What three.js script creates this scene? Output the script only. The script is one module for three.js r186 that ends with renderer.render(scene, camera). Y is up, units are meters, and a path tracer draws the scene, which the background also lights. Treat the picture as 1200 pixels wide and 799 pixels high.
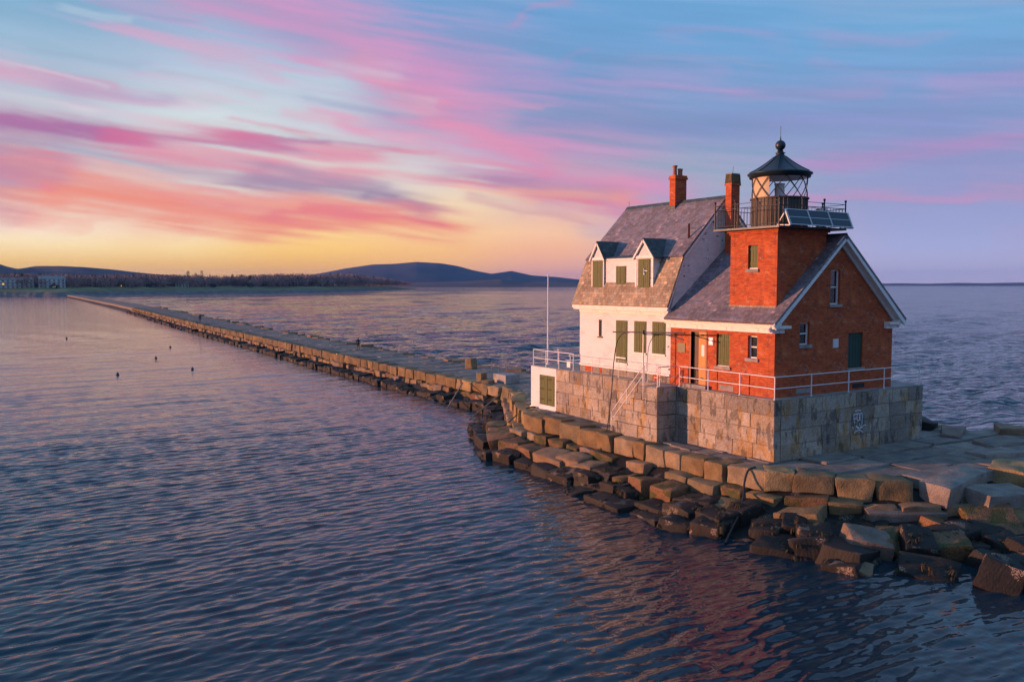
import * as THREE from 'three';
import { mergeGeometries, mergeVertices, toCreasedNormals } from 'three/addons/utils/BufferGeometryUtils.js';
import { MarchingCubes } from 'three/addons/objects/MarchingCubes.js';

// ---------------------------------------------------------------- camera, sky, sun, exposure
const V3 = (x, y, z) => new THREE.Vector3(x, y, z);
const HEADING = 32.155;                 // degrees the camera looks to the right of -z (the breakwater's own line)
const CAM = V3(-32.12, 11.9, 27.53), WATER = 1.1;
const scene = new THREE.Scene();
const camera = new THREE.PerspectiveCamera(2 * Math.atan(399.5 / 1000) * 180 / Math.PI, 1024 / 681, 0.5, 60000);
camera.position.copy(CAM);
camera.rotation.set(-3.776 * Math.PI / 180, -HEADING * Math.PI / 180, 0, 'YXZ');
const renderer = new THREE.WebGLRenderer({ antialias: true });
renderer.toneMapping = THREE.LinearToneMapping;
const EXPOSURE = 1.3;
renderer.toneMappingExposure = EXPOSURE;
renderer.shadowMap.enabled = true;

const D2R = Math.PI / 180, SUN_AZ = -54, SUN_EL = 6.5;     // degrees from -z towards +x; height
const sunDir = V3(Math.sin(SUN_AZ * D2R) * Math.cos(SUN_EL * D2R), Math.sin(SUN_EL * D2R), -Math.cos(SUN_AZ * D2R) * Math.cos(SUN_EL * D2R));
const sun = new THREE.DirectionalLight(new THREE.Color().setRGB(1, 0.44, 0.25), 5.0);
sun.position.copy(sunDir).multiplyScalar(150); sun.target.position.set(3, 6, -8);
sun.castShadow = true; sun.shadow.radius = 3; sun.shadow.mapSize.set(4096, 4096);
Object.assign(sun.shadow.camera, { left: -60, right: 60, top: 40, bottom: -40, near: 1, far: 400 });
scene.add(sun, sun.target);

function mulberry(a) { return () => { a = (a + 0x6d2b79f5) | 0; let t = Math.imul(a ^ (a >>> 15), 1 | a); t = (t + Math.imul(t ^ (t >>> 7), 61 | t)) ^ t; return ((t ^ (t >>> 14)) >>> 0) / 4294967296; }; }
let rnd = mulberry(7);
const rr = (a, b) => a + (b - a) * rnd();
const clamp = (x, a = 0, b = 1) => Math.min(b, Math.max(a, x)), lerp = (a, b, t) => a + (b - a) * t;
const sstep = (a, b, x) => { const t = clamp((x - a) / (b - a)); return t * t * (3 - 2 * t); };
const HASH = new Float32Array(65536); { const r = mulberry(99); for (let i = 0; i < 65536; i++) HASH[i] = r(); }
const hsh = (x, y, s) => HASH[((Math.imul(x, 374761) + Math.imul(y, 668265) + Math.imul(s, 97531)) ^ ((Math.imul(x, 31) + Math.imul(y, 17)) << 3)) & 65535];
// value noise that repeats every px by py lattice cells
function vnoise(x, y, px, py, s = 0) {
  let x0 = Math.floor(x), y0 = Math.floor(y); const fx = x - x0, fy = y - y0, u = fx * fx * (3 - 2 * fx), v = fy * fy * (3 - 2 * fy);
  x0 = ((x0 % px) + px) % px; y0 = ((y0 % py) + py) % py; const x1 = (x0 + 1) % px, y1 = (y0 + 1) % py;
  return lerp(lerp(hsh(x0, y0, s), hsh(x1, y0, s), u), lerp(hsh(x0, y1, s), hsh(x1, y1, s), u), v);
}
function fbm(u, v, fu, fv, oct, s = 0) { let a = 0.5, t = 0, n = 0; for (let o = 0; o < oct; o++) { t += a * vnoise(u * fu, v * fv, fu, fv, s + o * 7); n += a; a *= 0.5; fu *= 2; fv *= 2; } return t / n; }
const lin = (c) => { c /= 255; return c <= 0.04045 ? c / 12.92 : Math.pow((c + 0.055) / 1.055, 2.4); };

// the evening sky as a function of direction: colour columns round the horizon, then streaks of cloud (degrees: azimuth from the camera's heading, elevation)
{
  const W = 4096, H = 2048, data = new Float32Array(W * H * 4), half = H / 2;
  const els = [0, 0.7, 1.3, 2.4, 3.5, 5.2, 7.5, 10.2, 12.7, 15, 18, 30, 90];
  const cols = [   // azimuth, brightness, colours at the heights above
    [-135.0, 1.00, [[166, 158, 196], [166, 158, 196], [164, 158, 197], [160, 158, 198], [158, 158, 200], [152, 158, 202], [146, 158, 204], [138, 158, 206], [130, 160, 208], [122, 162, 210], [116, 162, 212], [112, 164, 214], [104, 152, 208]]],
    [-105.0, 1.00, [[209, 178, 147], [209, 178, 147], [208, 180, 151], [208, 192, 184], [206, 198, 206], [196, 188, 202], [175, 179, 208], [168, 182, 212], [150, 177, 212], [131, 171, 210], [118, 166, 210], [112, 164, 214], [104, 152, 208]]],
    [-77.0, 1.35, [[252, 198, 98], [252, 198, 98], [252, 201, 105], [255, 225, 169], [255, 239, 213], [239, 218, 202], [204, 200, 212], [199, 205, 218], [170, 194, 216], [140, 180, 210], [121, 169, 207], [112, 164, 214], [104, 152, 208]]],
    [-52.0, 1.12, [[252, 198, 98], [252, 198, 98], [252, 201, 105], [255, 225, 169], [255, 239, 213], [239, 218, 202], [204, 200, 212], [199, 205, 218], [170, 194, 216], [140, 180, 210], [121, 169, 207], [112, 164, 214], [104, 152, 208]]],
    [-28.4, 1.00, [[252, 198, 98], [252, 198, 98], [252, 201, 105], [255, 225, 169], [255, 239, 213], [239, 218, 202], [204, 200, 212], [199, 205, 218], [170, 194, 216], [140, 180, 210], [121, 169, 207], [112, 164, 214], [104, 152, 208]]],
    [-20.8, 1.00, [[250, 190, 95], [250, 190, 95], [251, 194, 102], [255, 221, 153], [254, 235, 196], [233, 215, 206], [207, 212, 214], [213, 225, 229], [186, 203, 223], [165, 183, 214], [148, 167, 206], [112, 164, 214], [104, 152, 208]]],
    [-13.5, 1.00, [[248, 180, 82], [248, 180, 82], [249, 185, 88], [255, 205, 112], [255, 215, 144], [232, 210, 195], [224, 222, 212], [205, 211, 221], [192, 205, 223], [162, 169, 207], [140, 162, 210], [112, 164, 214], [104, 152, 208]]],
    [-5.7, 1.00, [[250, 182, 100], [250, 182, 100], [250, 184, 104], [252, 195, 121], [252, 206, 149], [248, 224, 186], [215, 214, 217], [189, 174, 203], [173, 162, 202], [141, 158, 204], [116, 164, 213], [112, 164, 214], [104, 152, 208]]],
    [3.4, 1.00, [[236, 166, 142], [237, 168, 142], [240, 173, 142], [245, 181, 142], [249, 198, 159], [220, 180, 183], [191, 165, 195], [142, 155, 197], [120, 157, 203], [114, 161, 208], [110, 165, 215], [112, 164, 214], [104, 152, 208]]],
    [14.0, 1.00, [[205, 168, 182], [203, 168, 184], [200, 169, 186], [195, 170, 190], [180, 170, 194], [162, 170, 198], [149, 171, 200], [134, 155, 200], [121, 162, 208], [114, 166, 214], [112, 170, 218], [112, 164, 214], [104, 152, 208]]],
    [25.6, 1.00, [[187, 176, 206], [182, 175, 207], [176, 173, 208], [164, 169, 210], [156, 163, 206], [151, 158, 204], [149, 156, 203], [136, 157, 205], [122, 163, 211], [115, 172, 218], [107, 169, 219], [112, 164, 214], [104, 152, 208]]],
    [40.0, 1.00, [[187, 176, 206], [182, 175, 207], [176, 173, 208], [164, 169, 210], [156, 163, 206], [151, 158, 204], [149, 156, 203], [136, 157, 205], [122, 163, 211], [115, 172, 218], [107, 169, 219], [112, 164, 214], [104, 152, 208]]],
    [90.0, 1.00, [[176, 167, 201], [174, 166, 202], [170, 166, 202], [162, 164, 204], [157, 160, 203], [152, 158, 203], [148, 157, 204], [137, 158, 206], [126, 162, 210], [118, 167, 214], [112, 166, 216], [112, 164, 214], [104, 152, 208]]],
    [160.0, 1.00, [[166, 158, 196], [166, 158, 196], [164, 158, 197], [160, 158, 198], [158, 158, 200], [152, 158, 202], [146, 158, 204], [138, 158, 206], [130, 160, 208], [122, 162, 210], [116, 162, 212], [112, 164, 214], [104, 152, 208]]],
  ];
  const S = [   // points (azimuth, height), half-widths above and below in degrees, taper, colour, strength
    [[-36.9, 6.10, -31.0, 6.14, -28.4, 5.95, -24.2, 5.50, -20.8, 4.84, -16.7, 4.30, -13.5, 4.09, -9.6, 4.03, -5.1, 3.73], 2.20, 1.60, 0.3, [247, 150, 126], 0.98],
    [[-36.9, 7.00, -28.4, 7.39, -24.2, 6.94, -20.8, 6.27, -16.7, 5.39, -11.3, 4.57], 0.57, 0.80, 0.6, [236, 132, 146], 0.80],
    [[-36.9, 9.02, -31.0, 9.33, -28.4, 9.22, -24.7, 9.06, -20.8, 8.79, -16.7, 8.79, -13.0, 8.78], 0.57, 0.46, 0.5, [172, 112, 162], 0.95],
    [[-24.2, 8.99, -20.8, 9.00, -16.7, 9.01], 0.34, 0.23, 1.0, [208, 112, 155], 0.80],
    [[-31.0, 10.28, -28.4, 10.25, -26.1, 9.96], 0.23, 0.23, 1.0, [212, 210, 218], 0.70],
    [[-35.0, 11.96, -31.0, 12.26, -28.4, 12.19, -25.6, 11.79], 0.69, 0.46, 0.8, [215, 150, 182], 0.80],
    [[-35.0, 8.09, -28.4, 8.19, -24.2, 7.71, -20.8, 7.11, -16.7, 6.64, -11.3, 5.91, -6.8, 4.85], 0.52, 0.57, 0.8, [163, 150, 182], 0.75],
    [[-19.3, 16.98, -13.5, 15.93, -9.6, 14.56, -5.7, 13.08, -2.3, 10.94, 1.1, 9.00, 4.6, 7.58, 8.0, 6.13], 2.10, 1.80, 0.9, [210, 150, 194], 0.95],
    [[-9.1, 13.79, -5.7, 11.99, -2.3, 10.39, 2.3, 8.44, 6.8, 6.71], 0.69, 0.92, 1.0, [232, 150, 180], 0.80],
    [[-15.1, 10.69, -11.3, 10.42, -5.7, 9.52], 0.29, 0.29, 1.0, [230, 175, 195], 0.65],
    [[-15.1, 8.97, -11.3, 8.67, -7.4, 8.38], 0.34, 0.34, 1.0, [172, 145, 185], 0.75],
    [[-14.6, 8.23, -10.2, 8.04, -4.6, 8.25], 0.29, 0.29, 1.0, [222, 150, 175], 0.70],
    [[-16.2, 6.66, -12.4, 6.21, -8.5, 5.73, -5.7, 4.75], 0.52, 0.69, 0.7, [156, 136, 170], 0.90],
    [[-15.1, 4.61, -12.4, 4.66, -8.5, 4.38, -5.1, 3.85], 0.23, 0.29, 0.7, [238, 128, 136], 0.90],
    [[-11.3, 7.02, -8.5, 6.85, -5.7, 6.61, -2.3, 6.24, 1.1, 5.62, 5.7, 5.15, 8.0, 5.29], 0.34, 0.40, 1.2, [232, 112, 146], 0.95],
    [[0.0, 6.36, 3.4, 5.90, 6.8, 5.59], 0.57, 0.46, 1.0, [182, 126, 168], 0.75],
    [[-2.3, 5.05, 1.1, 4.32, 5.7, 4.07], 0.17, 0.17, 1.0, [215, 160, 165], 0.55],
    [[-2.3, 14.75, 2.3, 12.70, 6.8, 11.15, 11.3, 9.93], 0.80, 0.80, 1.0, [148, 152, 200], 0.50],
    [[2.3, 10.39, 9.1, 10.27, 14.6, 10.07], 0.57, 0.57, 1.0, [125, 148, 195], 0.60],
    [[5.7, 7.85, 11.3, 8.01, 15.1, 6.53], 0.80, 0.80, 1.0, [150, 178, 196], 0.50],
    [[0.0, 16.09, 2.3, 17.50, 4.0, 17.89], 0.23, 0.29, 1.0, [172, 152, 200], 0.75],
    [[1.1, 13.57, 3.4, 14.09, 5.1, 14.49], 0.17, 0.17, 1.0, [152, 152, 202], 0.60],
    [[19.8, 7.95, 25.6, 7.98, 28.4, 8.19, 33.0, 8.28], 0.57, 0.57, 1.2, [180, 146, 196], 0.75],
    [[18.8, 5.17, 21.8, 5.17, 25.6, 4.66, 27.9, 4.57], 0.46, 0.40, 1.0, [204, 148, 192], 0.80],
    [[26.6, 11.40, 30.1, 11.51, 35.0, 11.19], 0.52, 0.52, 1.0, [172, 150, 203], 0.65],
    [[16.7, 9.97, 21.8, 10.19, 25.6, 9.80], 0.57, 0.57, 1.0, [142, 150, 202], 0.60],
    [[-9.6, 5.49, -7.4, 5.30], 0.17, 0.17, 1.0, [130, 115, 160], 0.60],
  ];
  const r1 = mulberry(57);   // wisps that break up the big streaks
  for (let i = 0; i < 60; i++) {
    const left = i < 44, az = left ? -38 + r1() * 50 : 8 + r1() * 30, el = left ? 4.2 + r1() * 11.5 : 3 + r1() * 13, len = 3 + r1() * 9, sl = -0.05 - r1() * 0.16, k = r1(), w = 0.2 + r1() * 0.45;
    const c = left ? (el < 6 ? [[246, 150, 128], [236, 130, 146], [252, 190, 150]] : el < 9.5 ? [[232, 132, 160], [168, 132, 174], [222, 218, 214]] : [[226, 158, 190], az < -8 ? [198, 214, 226] : [180, 156, 204], [150, 160, 200]])[Math.floor(k * 3)] : [[186, 150, 198], [150, 164, 206], [134, 158, 204]][Math.floor(k * 3)];
    S.push([[az - len / 2, el - sl * len / 2, az, el + (r1() - 0.5) * 0.3, az + len / 2, el + sl * len / 2], w, w * (0.5 + r1() * 0.5), 0.4 + r1(), c, left ? 0.28 + 0.3 * r1() : 0.2 + 0.2 * r1()]);
  }
  const r0 = mulberry(31);   // the cloud field goes on all round, in the same kinds of streak
  for (let i = 0; i < 70; i++) {
    const inFrame = i < 50, az = inFrame ? 40 + r0() * 282 : -34 + r0() * 68, el = inFrame ? 4 + r0() * r0() * 40 : 20 + r0() * 25, len = 8 + r0() * 22, sl = -0.06 - r0() * 0.12;
    const near = Math.abs(((az + 77 + 540) % 360) - 180) / 180, c = r0() < (el > 18 ? 0.15 : 0.5) ? [lerp(240, 178, near), lerp(140, 150, near), lerp(140, 196, near)] : [150, 164, 198];
    const hw = 0.6 + r0() * 1.4 * (1 + el / 25); S.push([[az - len / 2, el - sl * len / 2, az, el, az + len / 2, el + sl * len / 2], hw, hw, 1, c, 0.35 + 0.4 * r0()]);
  }
  const strokes = S.map(([p, wu, wd, tp, c, a]) => { const w = Math.max(wu, wd); const pts = []; for (let i = 0; i < p.length; i += 2) pts.push([p[i], p[i + 1]]); const e = pts.map((q) => q[1]), z = pts.map((q) => q[0]); return { flat: Float64Array.from(p), n: pts.length - 1, wu, wd, tp, c: c.map(lin), a, lo: Math.min(...e) - 2.4 * w - 2, hi: Math.max(...e) + 2.4 * w + 2, z0: Math.min(...z) - 3 * w - 3, z1: Math.max(...z) + 3 * w + 3 }; });
  for (const k of cols) k[2] = k[2].map((c, j) => c.map((v) => lin(v) * lerp(1.14, 1, sstep(2, 6, els[j])) * lerp(k[1], 1, clamp(els[j] / 25))));
  const wrap = (a) => ((a + 540) % 360 + 360) % 360 - 180;
  const base = (az, el, out) => {
    let i = 0; while (i < cols.length && cols[i][0] <= az) i++;
    const A = cols[(i - 1 + cols.length) % cols.length], B = cols[i % cols.length], a0 = A[0], a1 = B[0], span = ((a1 - a0) + 360) % 360 || 360; let t = (((az - a0) + 360) % 360) / span; t = t * t * (3 - 2 * t);
    let j = 0; while (j < els.length - 2 && els[j + 1] <= el) j++;
    const e = clamp((el - els[j]) / (els[j + 1] - els[j]));
    for (let c = 0; c < 3; c++) out[c] = lerp(lerp(A[2][j][c], A[2][j + 1][c], e), lerp(B[2][j][c], B[2][j + 1][c], e), t);
  };
  const col = [0, 0, 0];
  for (let row = 0; row < H; row++) {
    const el = ((row + 0.5) / H - 0.5) * 180;
    if (row < half) { for (let x = 0; x < W; x++) { const o = (row * W + x) * 4; data[o] = 0.05; data[o + 1] = 0.07; data[o + 2] = 0.1; data[o + 3] = 1; } continue; }
    const act = strokes.filter((s) => el > s.lo && el < s.hi);
    for (let x = 0; x < W; x++) {
      const u = (x + 0.5) / W, th = (u - 0.5) * 2 * Math.PI, azN = Math.atan2(Math.cos(th), -Math.sin(th)) / D2R, az = wrap(azN - HEADING);
      const uu = u, vv = row / H, coarse = Math.abs(az) > 44 || el > 26; if (coarse && ((x & 1) || (row & 1))) { const o = (row * W + x) * 4, f = ((row - (row & 1)) * W + x - (x & 1)) * 4; data[o] = data[f]; data[o + 1] = data[f + 1]; data[o + 2] = data[f + 2]; data[o + 3] = 1; continue; }   // the part outside is smoother
      const w1 = fbm(uu, vv, 24, 32, 5, 3) - 0.5, w2 = fbm(uu, vv, 40, 64, 4, 11) - 0.5;
      const fw = fbm((uu + el * 0.0006 + 1) % 1, (row / H + az / 1500 + 1) % 1, 30, 190, 4, 57) - 0.5, e2 = el + w1 * 1.5 + fw * 1.5, a2 = az + w2 * 5;
      base(wrap(az + w1 * 5), Math.max(0, el + w1 * 1.2 * sstep(0, 6, el)), col);
      const slope = el + az * 0.12;     // fibres run gently down to the right
      const fib = fbm(uu * 1 + 0.02 * w1, (slope / 180 + 1) % 1, 22, 300, 5, 23), fib2 = fbm(uu + 0.01 * w2, (slope / 180 + w1 * 0.004 + 1) % 1, 90, 700, 4, 41);
      for (let si = 0; si < act.length; si++) {
        const s = act[si]; let aw = a2; if (s.z1 > 180 && aw < 0 && aw + 360 < s.z1) aw += 360;
        if (aw < s.z0 || aw > s.z1) continue;
        let best = 1e9, tt = 0, up = 0; const P = s.flat, n = s.n;
        for (let k = 0; k < n; k++) {
          const ax = P[k * 2], ay = P[k * 2 + 1], dx = P[k * 2 + 2] - ax, dy = P[k * 2 + 3] - ay; let q = ((aw - ax) * dx + (e2 - ay) * dy) / (dx * dx + dy * dy); q = q < 0 ? 0 : q > 1 ? 1 : q;
          const ex = (aw - ax - q * dx) * 0.35, ey = e2 - ay - q * dy, d = ex * ex + ey * ey;
          if (d < best) { best = d; up = ey; tt = (k + q) / n; }
        }
        const d = Math.sqrt(best) / ((up > 0 ? s.wu : s.wd) * lerp(1, s.tp, tt)); if (d > 2.6) continue;
        const core = Math.exp(-d * d * 0.75), rim = 4 * core * (1 - core), al = clamp(s.a * (core * (0.85 + 0.7 * (fib - 0.5) + 0.5 * (fib2 - 0.5) + 0.5 * w1) + rim * ((fib - 0.5) * 1.0 + (fib2 - 0.5) * 0.6 + w1 * 0.8)), 0, 0.95), C = s.c;
        col[0] += (C[0] - col[0]) * al; col[1] += (C[1] - col[1]) * al; col[2] += (C[2] - col[2]) * al;
      }
      const m = 1 + (fib2 - 0.5) * 0.10 * sstep(2, 8, el) + (fib - 0.5) * 0.12 * sstep(3, 9, el);
      const o = (row * W + x) * 4; data[o] = col[0] * m / EXPOSURE; data[o + 1] = col[1] * m / EXPOSURE; data[o + 2] = col[2] * m / EXPOSURE; data[o + 3] = 1;
    }
  }
  const sky = new THREE.DataTexture(data, W, H, THREE.RGBAFormat, THREE.FloatType);
  sky.mapping = THREE.EquirectangularReflectionMapping; sky.magFilter = THREE.LinearFilter; sky.needsUpdate = true;
  scene.background = sky; scene.environment = sky;
}
scene.fog = new THREE.FogExp2(new THREE.Color().setRGB(0.14, 0.38, 1.0), 0.000045);

// ---------------------------------------------------------------- textures and materials
function tex(w, h, size, fn, srgb = true, float = false) {   // fn(u, v) -> [r,g,b] 0..1 (sRGB if srgb) or one height; size: metres the tile covers [x, y]
  const n = w * h, d = float ? new Float32Array(n * 4) : new Uint8Array(n * 4);
  for (let j = 0; j < h; j++) for (let i = 0; i < w; i++) {
    const c = fn((i + 0.5) / w, (j + 0.5) / h), o = (j * w + i) * 4, k = float ? 1 : 255;
    if (typeof c === 'number') d[o] = d[o + 1] = d[o + 2] = clamp(c) * k; else { d[o] = clamp(c[0]) * k; d[o + 1] = clamp(c[1]) * k; d[o + 2] = clamp(c[2]) * k; }
    d[o + 3] = k;
  }
  const t = new THREE.DataTexture(d, w, h, THREE.RGBAFormat, float ? THREE.FloatType : THREE.UnsignedByteType);
  t.wrapS = t.wrapT = THREE.RepeatWrapping; t.magFilter = THREE.LinearFilter; t.colorSpace = srgb ? THREE.SRGBColorSpace : THREE.NoColorSpace; t.repeat.set(1 / size[0], 1 / size[1]); t.needsUpdate = true;
  return t;
}
const std = (o) => new THREE.MeshStandardMaterial({ roughness: 0.85, side: THREE.DoubleSide, ...o }), phys = (o) => new THREE.MeshPhysicalMaterial({ side: THREE.DoubleSide, ...o });
const RGB = (r, g, b) => new THREE.Color().setRGB(r, g, b);
const M = {};
{ // brick: 12 x 36 bricks on a tile of 2.6 x 2.5 m, paler mortar in grooves, odd burnt and washed-out bricks
  const nx = 12, ny = 36;
  const cell = (u, v) => { const y = v * ny, r = Math.floor(y), x = u * nx + (r % 2) * 0.5, q = ((Math.floor(x)) % nx + nx) % nx; return [x - Math.floor(x), y - r, q, r]; };
  const joint = (fx, fy) => Math.min(sstep(0.0, 0.05, Math.min(fx, 1 - fx)), sstep(0.0, 0.13, Math.min(fy, 1 - fy)));
  M.brick = std({
    map: tex(1024, 1024, [2.6, 2.5], (u, v) => {
      const [fx, fy, q, r] = cell(u, v), j = joint(fx, fy), t = hsh(q, r, 5), b = hsh(q, r, 9), g = fbm(u, v, 64, 64, 3, 2), big = fbm(u, v, 3, 4, 5, 57) - 0.5, soot = sstep(0.56, 0.72, fbm(u, v, 9, 3, 5, 59)), wash = sstep(0.6, 0.76, fbm(u, v, 6, 7, 5, 51)) * sstep(0.5, 0.7, g);
      let c = [0.71 + 0.14 * (t - 0.5) + 0.06 * (g - 0.5) + 0.16 * big - 0.10 * soot, 0.335 + 0.09 * (t - 0.5) + 0.06 * (b - 0.5) + 0.12 * big - 0.05 * soot, 0.16 + 0.06 * (b - 0.5) + 0.08 * big - 0.01 * soot];
      if (b > 0.95) c = c.map((x) => x * 0.86);
      c = c.map((x, k) => lerp([0.60, 0.33, 0.26][k], x, j)); return c.map((x) => lerp(x, 0.74, wash * 0.55));
    }),
    bumpMap: tex(1024, 1024, [2.6, 2.5], (u, v) => { const [fx, fy, q, r] = cell(u, v); return joint(fx, fy) * (0.75 + 0.25 * hsh(q, r, 5)) + 0.1 * fbm(u, v, 128, 128, 2, 3); }, false), bumpScale: 0.004, roughness: 0.9,
  });
}
{ // painted clapboards, 0.115 m to the weather: the lower edge of each board stands proud
  const ny = 22, S = [4.2, 22 * 0.115];
  const cell = (u, v) => { const y = v * ny, r = Math.floor(y); return [y - r, r]; };
  const bump = tex(512, 1024, S, (u, v) => { const [f, r] = cell(u, v); return (1 - f) * 0.9 * sstep(0, 0.06, f) + 0.08 * fbm(u, v, 12, 180, 3, 4); }, false);
  const paint = (worn) => tex(512, 1024, S, (u, v) => {
    const [f, r] = cell(u, v), g = fbm(u, v, 10, 150, 3, 8), d = fbm(u, v, 5, 6, 4, 15), bx = Math.floor(u * 20 + hsh(r, 3, 7) * 20), chip = worn && hsh(bx % 20, r, 77) > 0.955 ? sstep(0.42, 0.55, fbm(u, v, 40, 60, 2, 19)) : 0;
    let k = 0.885 + 0.06 * (g - 0.5) - 0.12 * sstep(0.5, 0.8, d) * g; k -= 0.1 * hsh(bx % 20, r, 5) * (worn ? 0.6 : 0.15);
    return [k - chip * 0.45, k - 0.005 - chip * 0.45, k - 0.02 - chip * 0.42];
  });
  M.siding = std({ map: paint(false), bumpMap: bump, bumpScale: 0.024, roughness: 0.7 });
  M.sidingWorn = std({ map: paint(true), bumpMap: bump, bumpScale: 0.03, roughness: 0.75 });
}
{ // slates 0.24 x 0.17 m, each its own tone
  const nx = 16, ny = 24, S = [nx * 0.24, ny * 0.17];
  const cell = (u, v) => { const y = v * ny, r = Math.floor(y), x = u * nx + hsh(r, 1, 3) * 0.6 + (r % 2) * 0.5, q = ((Math.floor(x)) % nx + nx) % nx; return [x - Math.floor(x), y - r, q, r]; };
  const bump = tex(1024, 1024, S, (u, v) => { const [fx, fy, q, r] = cell(u, v); return ((1 - fy) * 0.75 + 0.2 * hsh(q, r, 8)) * sstep(0, 0.07, Math.min(fx, 1 - fx)) * sstep(0, 0.08, fy) + 0.1 * fbm(u, v, 90, 90, 3, 6); }, false);
  const map = (a, vary, warm) => tex(1024, 1024, S, (u, v) => {
    const [fx, fy, q, r] = cell(u, v), t = hsh(q, r, 21), p = hsh(q, r, 33), g = fbm(u, v, 60, 60, 3, 12), d = fbm(u, v, 4, 4, 4, 30), e = sstep(0, 0.05, Math.min(fx, 1 - fx)) * sstep(0, 0.09, fy);
    let k = 1 + vary * (t - 0.5) + 0.2 * (g - 0.5) + 0.4 * (d - 0.5); if (p > 0.965) k *= 1.22;
    k *= 0.55 + 0.45 * e; return [a[0] * k * (1 + warm * (p - 0.5)), a[1] * k, a[2] * k * (1 - warm * (p - 0.5))];
  });
  M.slate = std({ map: map([0.47, 0.44, 0.46], 0.26, 0.10), bumpMap: bump, bumpScale: 0.014, roughness: 0.72 });
  M.slateSunTint = std({ map: map([0.63, 0.56, 0.46], 0.24, 0.10), bumpMap: bump, bumpScale: 0.014, roughness: 0.85 });  // same slates, with the tan of the sunlight put into the colour
  M.slateDark = std({ map: map([0.22, 0.29, 0.30], 0.3, 0.1), bumpMap: bump, bumpScale: 0.01, roughness: 0.6 });
}
// granite: grain, mica specks, blotches; the wall blocks carry rust and water streaks
const graniteBump = tex(512, 512, [2.2, 2.2], (u, v) => 0.6 * fbm(u, v, 6, 6, 5, 61) + 0.4 * fbm(u, v, 60, 60, 3, 65), false);
const graniteMap = tex(1024, 1024, [2.6, 2.6], (u, v) => { const a = fbm(u, v, 5, 5, 5, 70), g = fbm(u, v, 110, 110, 3, 72), s = vnoise(u * 240, v * 240, 240, 240, 74); let k = 0.80 + 0.35 * (a - 0.5) + 0.3 * (g - 0.5); if (s > 0.9) k *= 0.72; const w = fbm(u, v, 4, 4, 4, 79) - 0.5; return [k * (1 + 0.12 * w), k, k * (1 - 0.16 * w)]; });
const granite = (r, g, b, o = {}) => std({ color: RGB(r, g, b), map: graniteMap, bumpMap: graniteBump, bumpScale: 0.06, roughness: 0.88, ...o });
M.deck = [granite(0.34, 0.29, 0.25), granite(0.28, 0.25, 0.23), granite(0.40, 0.34, 0.29), granite(0.30, 0.25, 0.21)];
M.cap = [granite(0.44, 0.29, 0.11), granite(0.36, 0.26, 0.13), granite(0.50, 0.35, 0.16), granite(0.30, 0.20, 0.09), granite(0.26, 0.20, 0.11), granite(0.40, 0.30, 0.18)];
M.capFar = [granite(0.27, 0.18, 0.08), granite(0.22, 0.155, 0.08), granite(0.32, 0.22, 0.10), granite(0.19, 0.14, 0.08)];   // older, browner stones of the long arm
const algaeMap = tex(1024, 1024, [3.1, 3.1], (u, v) => {   // brown stain with a green film in ragged patches
  const a = fbm(u, v, 4, 5, 5, 90), g = fbm(u, v, 90, 90, 3, 92), k = 0.75 + 0.5 * (g - 0.5) + 0.3 * (a - 0.5), t = sstep(0.52, 0.62, fbm(u, v, 3, 4, 5, 95));
  return [k * lerp(0.80, 0.50, t), k * lerp(0.62, 0.52, t), k * lerp(0.44, 0.24, t)];
});
M.stained = [std({ color: RGB(0.56, 0.48, 0.42), map: algaeMap, bumpMap: graniteBump, bumpScale: 0.08, roughness: 0.8 }), std({ color: RGB(0.42, 0.40, 0.36), map: algaeMap, bumpMap: graniteBump, bumpScale: 0.05, roughness: 0.8 }), granite(0.36, 0.24, 0.14), granite(0.30, 0.22, 0.17)];
const weedMap = tex(1024, 1024, [2.4, 2.4], (u, v) => {    // wet rockweed strands over dark rock, with crusts of barnacles
  const s = fbm(u, v, 40, 18, 4, 101), g = fbm(u, v, 120, 120, 2, 104), b = 0.85 * sstep(0.62, 0.72, fbm(u, v, 4, 6, 5, 108)) * sstep(0.5, 0.62, g), k = 0.05 + 0.11 * s + 0.05 * (g - 0.5);
  return [lerp(k * 1.05, 0.70, b), lerp(k * 0.86, 0.60, b), lerp(k * 0.62, 0.52, b)];
});
const weedBump = tex(512, 512, [2.4, 2.4], (u, v) => 0.5 * fbm(u, v, 40, 20, 4, 101) + 0.5 * fbm(u, v, 8, 8, 5, 3), false);
M.weed = [std({ map: weedMap, bumpMap: weedBump, bumpScale: 0.035, roughness: 0.8 }), std({ color: RGB(0.7, 0.72, 0.7), map: weedMap, bumpMap: weedBump, bumpScale: 0.035, roughness: 0.75 })];
const wallMap = tex(2048, 1024, [9.6, 4.2], (u, v) => {
  const a = fbm(u, v, 8, 4, 5, 120), g = fbm(u, v, 180, 90, 3, 122), st = fbm(u, v, 40, 7, 5, 125), rust = sstep(0.48, 0.72, fbm(u, v, 26, 5, 5, 128)) * sstep(0.35, 0.6, a), dark = sstep(0.57, 0.70, st), pale = sstep(0.64, 0.74, fbm(u, v, 36, 8, 4, 131));
  let k = 0.82 + 0.24 * (a - 0.5) + 0.34 * (g - 0.5); const c = [k, k * 0.97, k * 0.93];
  return c.map((x, i) => { x = lerp(x, x * [0.96, 0.80, 0.54][i], rust * 0.75); x = lerp(x, x * 0.5, dark * 0.55); return lerp(x, 0.95, pale * 0.4); });
});
const wallBump = tex(1024, 512, [9.6, 4.2], (u, v) => 0.55 * fbm(u, v, 40, 18, 4, 140) + 0.45 * fbm(u, v, 150, 70, 3, 144), false);
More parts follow.
